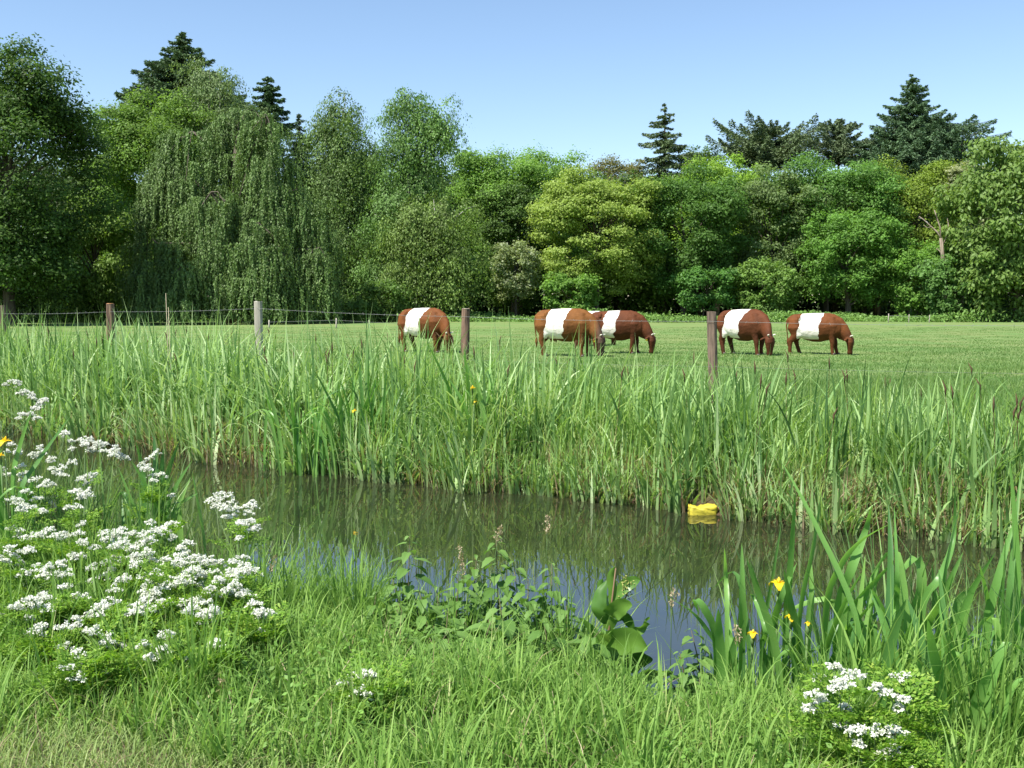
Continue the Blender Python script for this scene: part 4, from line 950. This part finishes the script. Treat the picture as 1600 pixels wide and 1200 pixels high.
iris('yellow iris with one blunt upright leaf, left of the open yellow flowers', (1150, 1090), [([(1160, 1000), (1160, 920), (1159, 848)], 15, .6), ([(1136, 960), (1134, 900), (1132, 856)], 8, .8), ([(1128, 1030), (1105, 985), (1080, 955), (1036, 928)], 12, .25), ([(1118, 1000), (1100, 950), (1086, 936), (1092, 960)], 15, .5), ([(1150, 1040), (1140, 990), (1130, 975)], 10, .5)], [], 501, 4.55, 4, .08, (.35, .6))
iris('yellow iris carrying the three yellow flowers on the near bank', (1225, 1080), [([(1228, 980), (1236, 870), (1243, 765)], 11, .45), ([(1250, 960), (1270, 860), (1283, 772)], 15, .5), ([(1244, 1050), (1243, 1000), (1246, 955)], 15, .05), ([(1205, 1000), (1222, 930), (1245, 880)], 12, .4), ([(1262, 1000), (1268, 930), (1266, 865)], 11, .75), ([(1190, 1020), (1196, 985), (1178, 935), (1172, 928)], 8, .45)],
     [(1216, 912, .041), (1236, 964, .028), (1176, 990, .026)], 502, 4.5, 9, .10, (.4, .9))
iris('yellow iris with a long leaf arching right over the water', (1310, 1080), [([(1290, 960), (1310, 890), (1345, 845), (1396, 816)], 18, .7), ([(1308, 965), (1330, 890), (1352, 830), (1362, 790)], 15, .55), ([(1315, 990), (1350, 930), (1395, 878)], 16, .5), ([(1285, 1040), (1300, 980), (1325, 965), (1335, 985)], 18, .1), ([(1300, 1060), (1318, 1010), (1322, 975)], 14, .85), ([(1325, 1030), (1345, 985), (1378, 950)], 18, .35), ([(1320, 940), (1330, 890), (1350, 850)], 12, .6)], [(1262, 974, .015)], 503, 4.4, 12, .13, (.4, .85))
iris('yellow iris with a broad bent leaf pointing up right above the stacked white heads', (1350, 1130), [([(1345, 1075), (1362, 1040), (1396, 1008)], 20, .8), ([(1385, 1020), (1392, 960), (1402, 930)], 18, .65), ([(1390, 1000), (1376, 950), (1362, 920)], 14, .2), ([(1400, 960), (1402, 900), (1397, 790)], 9, .5)], [], 504, 4.2, 9, .14, (.35, .7))
iris('yellow iris with tall crossing leaves near the right edge', (1460, 1110), [([(1445, 1000), (1470, 940), (1505, 862)], 20, .6), ([(1440, 960), (1470, 900), (1490, 840), (1492, 760)], 12, .4), ([(1490, 970), (1515, 925), (1540, 884)], 18, .55), ([(1420, 990), (1440, 920), (1432, 870), (1400, 905)], 20, .7), ([(1470, 1000), (1476, 900), (1500, 790)], 10, .3), ([(1455, 1040), (1470, 980), (1468, 900)], 12, .7)], [], 505, 4.3, 22, .2, (.5, .95))
iris('yellow iris leaning in from the right edge of the picture', (1560, 1150), [([(1540, 1000), (1560, 900), (1590, 800)], 14, .5), ([(1570, 1020), (1580, 900), (1594, 740)], 12, .35), ([(1580, 1100), (1590, 1000), (1620, 900)], 16, .4), ([(1530, 1060), (1545, 960), (1530, 880)], 12, .6), ([(1555, 1080), (1575, 1010), (1610, 960)], 14, .2), ([(1590, 960), (1586, 820), (1578, 720)], 12, .55)], [], 506, 4.1, 24, .22, (.5, 1.1))
iris('yellow iris in front at the bottom right, above the lower edge', (1510, 1195), [([(1484, 1160), (1490, 1100), (1502, 1052)], 13, .75), ([(1518, 1170), (1516, 1100), (1515, 1030)], 14, .3), ([(1530, 1170), (1550, 1120), (1580, 1088)], 16, .6), ([(1560, 1185), (1590, 1150), (1630, 1140)], 16, .7), ([(1540, 1190), (1535, 1130), (1545, 1080)], 14, .45)], [], 507, 3.75, 20, .16, (.3, .6))
iris('yellow iris with a large yellow flower cut by the left edge', (10, 800), [([(20, 760), (30, 700), (50, 640)], 10, .5), ([(0, 760), (-4, 700), (-20, 640)], 10, .4), ([(30, 780), (60, 720), (110, 650)], 9, .3)], [(7, 690, .05), (1, 712, .03)], 508, 6.6, 8, .15, (.5, .9))
iris('dark upright iris clump standing behind the cow parsley at the water', (240, 800), [([(225, 780), (222, 730), (212, 690)], 10, .2), ([(240, 790), (243, 730), (240, 680)], 11, .15), ([(255, 790), (262, 740), (280, 690)], 10, .2), ([(262, 800), (275, 760), (300, 720)], 9, .3), ([(235, 800), (228, 760), (205, 720)], 9, .5), ([(270, 800), (284, 785), (310, 770)], 8, .6), ([(245, 800), (252, 740), (255, 700)], 12, .1)], [], 509, 6.9, 16, .16, (.5, .9))
iris('broad-leaved iris clump with pale leaf bases standing in the water left of centre', (500, 735), [([(490, 734), (480, 690), (455, 640)], 7, .9), ([(505, 735), (508, 680), (500, 620)], 7, .9)], [], 512, 11.2, 34, .30, (.7, 1.15))
iris('flowering iris among the far reeds below the red-brown post', (740, 720), [([(735, 700), (728, 640), (700, 590)], 6, .5), ([(748, 700), (755, 640), (775, 590)], 6, .4)], [(738, 607, .05), (742, 628, .055)], 510, 10.9, 12, .2, (.7, 1.1))
iris('iris with small faded yellow flower among the far reeds left of centre', (556, 710), [([(550, 700), (545, 640), (530, 590)], 6, .5), ([(562, 700), (570, 640), (585, 600)], 6, .4)], [(554, 642, .035), (563, 664, .03)], 511, 11.4, 12, .2, (.7, 1.1))

# broad-leaved dock
def dock():
    Yd = 4.75; b = at(965, 1085, Yd); zb = float(gz(b[0], Yd)); o0 = np.array([b[0], Yd, zb])
    root = empty('dock_plant', o0, 'broad-leaved dock with big wavy leaves against the open water', 'plant')
    md = leafmat('dock_leaf', [(0, (.05, .13, .02)), (.5, (.095, .21, .03)), (1, (.17, .30, .05))], trans=.4, rough=.35, spec=.5)
    G = Geo(); st = [at(968, 1080, Yd), at(950, 1000, Yd), at(955, 950, Yd), at(962, 888, Yd)]
    G.tube([p_ - o0 for p_ in [np.array([b[0], Yd, zb])] + st], [.009, .008, .007, .005, .003], 7)
    G.tube([p_ - o0 for p_ in [at(955, 960, Yd), at(975, 940, Yd), at(985, 915, Yd)]], [.005, .004, .002], 6)
    link('stem', G.mesh('stem'), plain('dock_stem', (.16, .10, .05), .6), root)
    def leaf(pts, wpx, va, roll, wav=.10, seed=0):
        g = np.random.default_rng(seed); P = np.array([at(px, py, Yd + dy) for px, py, dy in pts]); segs = 18
        s = np.linspace(0, len(P) - 1, segs + 1); i0 = np.clip(s.astype(int), 0, len(P) - 2); f = (s - i0)[:, None]
        Pm = P[np.maximum(i0 - 1, 0)]; P0 = P[i0]; P1 = P[i0 + 1]; P2 = P[np.minimum(i0 + 2, len(P) - 1)]
        Q = .5 * ((2 * P0) + (-Pm + P1) * f + (2 * Pm - 5 * P0 + 4 * P1 - P2) * f ** 2 + (-Pm + 3 * P0 - 3 * P1 + P2) * f ** 3) - o0
        T = norm(np.gradient(Q, axis=0)); side = np.array(roll, float)[None]; Sd = norm(side - T * np.sum(side * T, 1, keepdims=True)); Nn = np.cross(T, Sd)
        t = np.linspace(0, 1, segs + 1); prof = (np.sin(np.pi * np.clip(t * .93 + .06, 0, 1)) ** .7 * (1 - .25 * t))[:, None] * 1.3 * wpx / F_PX * Yd / 2
        rows = []
        for u_ in (-1, -.5, 0, .5, 1):
            wv = wav * prof * np.sin(t * 19 + u_ * 2 + seed)[:, None] * abs(u_)
            rows.append(Q + Sd * prof * u_ + Nn * (prof * .3 * abs(u_) + wv))
        V = np.stack(rows, 1).reshape(-1, 3); b_ = np.arange(segs) * 5
        idx = np.concatenate([np.stack([b_ + k, b_ + k + 1, b_ + k + 6, b_ + k + 5], 1) for k in range(4)]).ravel()
        link('leaf', mesh_quads('leaf', V, 4 * segs, idx=idx, smooth=True, face_attr={'var': np.full(4 * segs, va)}), md, root)
    leaf([(955, 1030, 0), (945, 1018, -.04), (985, 1000, -.12), (1012, 1014, -.18)], 46, .7, (.25, -.2, 1), .15, 1)
    leaf([(960, 1050, 0), (975, 1035, -.06), (1000, 1025, -.1), (1020, 1030, -.14)], 40, .0, (0, -.5, .8), .15, 2)
    leaf([(958, 1060, 0), (985, 1062, -.05), (1020, 1052, -.1), (1052, 1050, -.13)], 34, .45, (0, -.6, .8), .15, 3)
    leaf([(950, 985, 0), (955, 960, -.02), (975, 945, -.05), (988, 946, -.08)], 26, .75, (.3, -.3, 1), .12, 4)
    leaf([(948, 975, 0), (936, 955, -.02), (937, 930, 0), (948, 908, .02)], 22, .35, (1, -.3, .2), .12, 5)
    leaf([(955, 955, 0), (958, 925, 0), (955, 900, 0), (960, 886, 0)], 13, .8, (1, .2, 0), .1, 6)
    leaf([(952, 960, 0), (945, 940, .03), (940, 915, .05), (942, 905, .06)], 16, .6, (.8, .5, 0), .1, 7)
    leaf([(962, 940, 0), (975, 918, 0), (990, 908, 0), (1000, 906, 0)], 18, .6, (.3, .2, 1), .1, 8)
    leaf([(985, 990, 0), (998, 985, -.03), (1010, 972, -.04), (1014, 964, -.05)], 14, .7, (.5, -.3, 1), .1, 9)
    leaf([(945, 1055, 0), (930, 1050, -.04), (915, 1040, -.1), (905, 1046, -.16)], 30, .4, (.1, -.5, 1), .15, 10)
    leaf([(962, 970, .02), (975, 962, .03), (985, 975, .04), (990, 985, .04)], 14, .1, (.3, -.2, 1), .1, 11)
    leaf([(948, 1045, .03), (936, 1010, .05), (925, 985, .07), (905, 965, .08)], 14, .3, (.7, -.3, .5), .1, 12)
    S_ = Geo(); g = np.random.default_rng(3)
    for i in range(90):
        c = at(982 + g.normal() * 5 - i * .05, 930 - i * .28 + g.normal() * 4, Yd + g.normal() * .01) - o0; S_.tube([c, c + g.normal(size=3) * .004], [.004, .002], 4)
    link('seed_head', S_.mesh('seed_head', False), plain('dock_seed', (.26, .28, .07), .7), root)
dock()
M_NET = leafmat('nettle_leaf', [(0, (.04, .10, .02)), (.5, (.10, .20, .04)), (1, (.18, .30, .08))], trans=.33)
def nettle(label, px, py, Yd, pyb=None, seed=0, size=1.0):
    g = np.random.default_rng(seed); t = at(px, py, Yd); xb = t[0] + g.normal() * .03; yb = min(Yd, near_line(xb) + .05); zb = float(gz(xb, yb)); o0 = np.array([xb, yb, zb])
    root = empty('nettle', o0, label, 'plant', 'stinging nettles on the near bank'); tt = t - o0; G = Geo()
    Vs = []; Fs = []; vr = []; tmain = tt
    for st in range(4):
        off = np.array([0, 0, 0.]) if st == 0 else np.array([g.normal() * .07, g.normal() * .05, 0])
        tt = tmain if st == 0 else tmain * g.uniform(.5, .85) + np.array([g.normal() * .07, g.normal() * .04, 0])
        bend = np.array([g.normal() * .02, g.normal() * .02, 0]); P = [off + np.array([0, 0, -.02]), off + tt * .35 + bend, off + tt * .7 + bend, off + tt]; G.tube(P, [.004, .0035, .003, .0015], 6)
        H = tt[2]; k = max(5, int(H / (.034 * size)))
        for i in range(k):
            f = (i + 1) / k; c = off + (tt * f + bend * math.sin(f * 3)); L_ = size * (.095 * (1 - f) ** .5 + .026) * g.uniform(.8, 1.15); a0 = i * math.pi / 2 + seed + g.normal() * .2
            if f < .2: continue
            for sg in (0, math.pi):
                a = a0 + sg + g.normal() * .15; d_ = np.array([math.cos(a), math.sin(a), 0]); sd_ = np.array([-math.sin(a), math.cos(a), 0]); b = len(Vs)
                pet = c + d_ * L_ * .3 + np.array([0, 0, L_ * .12]); ns = 6; dr = g.uniform(.3, .75)
                for j in range(ns + 1):
                    s_ = j / ns; w = L_ * .36 * (math.sin(math.pi * min(.97, .22 + s_ * .78)) ** .8) * (1 if j % 2 == 0 else .84)
                    m_ = pet + d_ * L_ * s_ - np.array([0, 0, dr * L_ * s_ ** 1.7])
                    Vs.extend([m_ - sd_ * w + np.array([0, 0, w * .25]), m_, m_ + sd_ * w + np.array([0, 0, w * .25])])
                vv = float(np.clip(.25 + .5 * f + g.normal() * .15, 0, 1))
                for j in range(ns):
                    for q_ in (0, 1): Fs.append((b + j * 3 + q_, b + j * 3 + q_ + 1, b + j * 3 + q_ + 4, b + j * 3 + q_ + 3)); vr.append(vv)
    link('stem', G.mesh('stem'), plain('nettle_stem', (.10, .085, .04), .7), root)
    F = np.array(Fs); link('leaves', mesh_quads('leaves', np.array(Vs), len(F), idx=F.ravel(), face_attr={'var': vr}), M_NET, root)
NET = [('tall nettle with dark stem standing alone left against the water', 640, 838, 5.35, 1.25), ('tallest nettle right of centre by the grass flower heads', 775, 838, 5.3, 1.2), ('nettle at the right end of the nettle patch', 862, 880, 5.1, 1.0),
       ('nettle with broad pale top leaves in the middle of the patch', 716, 898, 5.15, 1.4), ('short nettle left of the tall dark-stemmed one', 588, 925, 5.1, 1.0), ('nettle right behind the pale-topped one', 745, 868, 5.35, 1.1),
       ('low leafy nettle under the tall dark-stemmed one', 655, 925, 5.0, 1.2), ('low nettle below the pale-topped one', 700, 955, 4.85, 1.2), ('nettle with large hanging leaves at the centre of the bank', 780, 935, 4.85, 1.5),
       ('low nettle between the patch and the dock', 885, 935, 4.85, 1.0), ('nettle left of the blunt iris leaf', 1080, 985, 4.6, 1.0), ('second nettle left of the blunt iris leaf, lower', 1062, 1020, 4.45, .9), ('lowest nettle of the patch, deep in the grass', 610, 975, 4.75, 1.0), ('nettle hidden low right of centre in the grass', 825, 905, 5.0, 1.1),
       ('forward nettle with dark broad leaves below the tallest nettle', 770, 965, 4.6, 1.5), ('forward nettle at the grass edge just left of the dock', 850, 975, 4.55, 1.3), ('forward nettle in front of the pale-topped one', 700, 985, 4.55, 1.2), ('forward nettle at the left foot of the patch', 640, 990, 4.6, 1.1), ('forward nettle nearest the camera in the patch', 790, 1010, 4.45, 1.1)]
for i, (lb, px, py, Yd, sz) in enumerate(NET): nettle(lb, px, py, Yd, seed=600 + i, size=sz)
# flowering grass stalks on the near bank
def grass_head(label, px, py, Yd, L_, seed, lean=0):
    g = np.random.default_rng(seed); t = at(px, py, Yd); xb = t[0] - lean * .1; yb = min(Yd, near_line(xb)); zb = float(gz(xb, yb)); o0 = np.array([xb, yb, zb]); tt = t - o0
    root = empty('grass_stalk', o0, label, 'grass stalk', 'flowering grass stalks on the near bank'); G = Geo(); m_ = tt * np.array([.3, .5, .8]); G.tube([(0, 0, 0), m_, tt], [.002, .0016, .001], 4); link('stem', G.mesh('stem'), M_STEM, root)
    n_ = 110; s_ = g.random(n_); d_ = norm((tt - m_)[None])[0]; C = tt - d_ * L_ * s_[:, None] + g.normal(size=(n_, 3)) * (.004 + .006 * np.sin(s_ * 3.1))[:, None]
    leaves('seed_head', C, rdir(n_, g), .007, np.clip(g.normal(size=n_) * .25 + .6, 0, 1), M_DRY, root, aspect=.35, long_dir=np.repeat(d_[None], n_, 0) + g.normal(size=(n_, 3)) * .3, g=g)
for i, (lb, px, py, Yd, ln) in enumerate([('pale nodding grass head beside the tallest nettle', 782, 822, 5.2, .4), ('curved pale grass head left of the tallest nettle', 718, 853, 5.2, -.3), ('thin grass head just below the curved pale one', 722, 880, 5.15, 0), ('dark upright grass head above the right end of the nettles', 856, 806, 5.2, .1),
        ('tall thin pale grass head before the open water on the right', 1052, 920, 4.7, .1), ('leaning pale grass head left of the iris flowers', 1150, 975, 4.4, -.2), ('thin grass head in the left grass clump by the water', 430, 868, 5.4, .3), ('short grass head at the lower left of the bank', 345, 1062, 4.0, -.2)]):
    grass_head(lb, px, py, Yd, .085, 700 + i, ln)
# tall straw stalks at the far left reeds
def straw(label, px, py, Yd, seed):
    t = at(px, py, Yd); o0 = np.array([t[0], Yd, float(gz(t[0], Yd))]); root = empty('reed_stalk', o0, label, 'reed stalk', 'dead reed stalks'); G = Geo(); tt = t - o0
    G.tube([(0, 0, 0), tt * .5 + np.array([.01, 0, 0]), tt], [.006, .005, .003], 5); link('stem', G.mesh('stem'), plain('straw', (.42, .36, .24), .8), root)
straw('taller of the two dry reed stalks over the left reeds', 259, 458, 14.2, 1); straw('shorter of the two dry reed stalks over the left reeds', 263, 480, 14.1, 2)
# ------------------------------------------------------------------ yellow plastic container and dead branch in the far bank
def container():
    c = hit(1096, 801, WZ); c[1] -= .0; root = empty('plastic_container', (c[0], c[1] - .05, WZ), 'crumpled yellow plastic container floating at the far bank', 'container', rz=math.radians(6))
    bm = bmesh.new(); bmesh.ops.create_cube(bm, size=1); bmesh.ops.scale(bm, vec=(.25, .14, .10), verts=bm.verts)
    bmesh.ops.subdivide_edges(bm, edges=bm.edges[:], cuts=7, use_grid_fill=True)
    g = np.random.default_rng(4)
    for v in bm.verts:
        x_, y_, z_ = v.co; e = (abs(x_ / .125) ** 5 + abs(y_ / .065) ** 5 + abs(z_ / .08) ** 5) ** .2
        f = 1 / max(e, .6) if e > 1 else 1; v.co = Vector((x_ * f, y_ * f, z_ * f))
        rib = .006 * math.cos(x_ * 95); v.co.y *= 1 + rib * 8; v.co.z *= 1 + rib * 4
        v.co += Vector((g.normal(), g.normal(), g.normal())) * .0022
        if v.co.z > .03: v.co.z -= .018 * math.exp(-((x_ + .03) / .04) ** 2)
    me = bpy.data.meshes.new('body'); bm.to_mesh(me); bm.free(); me.polygons.foreach_set('use_smooth', np.full(len(me.polygons), True))
    o = link('body', me, plain('yellow_plastic', (.55, .47, .05), .55, .35, 14), root); o.location = (0, 0, .03)
    G = Geo(); G.tube([(.115, 0, .04), (.135, 0, .042), (.136, 0, .042), (.16, 0, .044)], [.02, .02, .027, .026], 12); link('cap', G.mesh('cap'), plain('cap_red_brown', (.30, .10, .05), .5), root)
container()
Yb = 10.1; a_ = at(850, 762, Yb); root = empty('dead_branch', (a_[0], Yb, a_[2]), 'bleached dead branch lying at the far waterline', 'branch'); o0 = np.array(root.location)
G = Geo()
for pts, r in (([(848, 766), (870, 758), (890, 744), (908, 730)], .012), ([(872, 757), (888, 752), (905, 742)], .008), ([(880, 750), (892, 738), (896, 728)], .006), ([(860, 763), (872, 764), (882, 758)], .006)):
    G.tube([at(p_[0], p_[1], Yb + .03 * i) - o0 for i, p_ in enumerate(pts)], [r * (1 - .2 * i) for i in range(len(pts))], 6)
link('wood', G.mesh('wood'), barkmat('bleached_branch', (.22, .17, .13), (.42, .36, .30), 20), root)
# floating scraps on the water
g = np.random.default_rng(8); n = 1500
xx = g.uniform(-8, 6, n); yy = far_line(xx) - g.random(n) ** 2.2 * 2.2 - .05; ok = yy > near_line(xx) + .3; xx, yy = xx[ok], yy[ok]; n = len(xx)
leaves('floating_scraps', np.stack([xx, yy, np.full(n, WZ + .004)], 1), norm(np.array([0, 0, 1.]) + g.normal(size=(n, 3)) * .03), .012, np.clip(g.normal(size=n) * .25 + .4, 0, 1), leafmat('scrap', [(0, (.05, .07, .02)), (.6, (.14, .15, .06)), (1, (.32, .26, .15))]), None, aspect=.35, g=g)['kind'] = 'stuff'
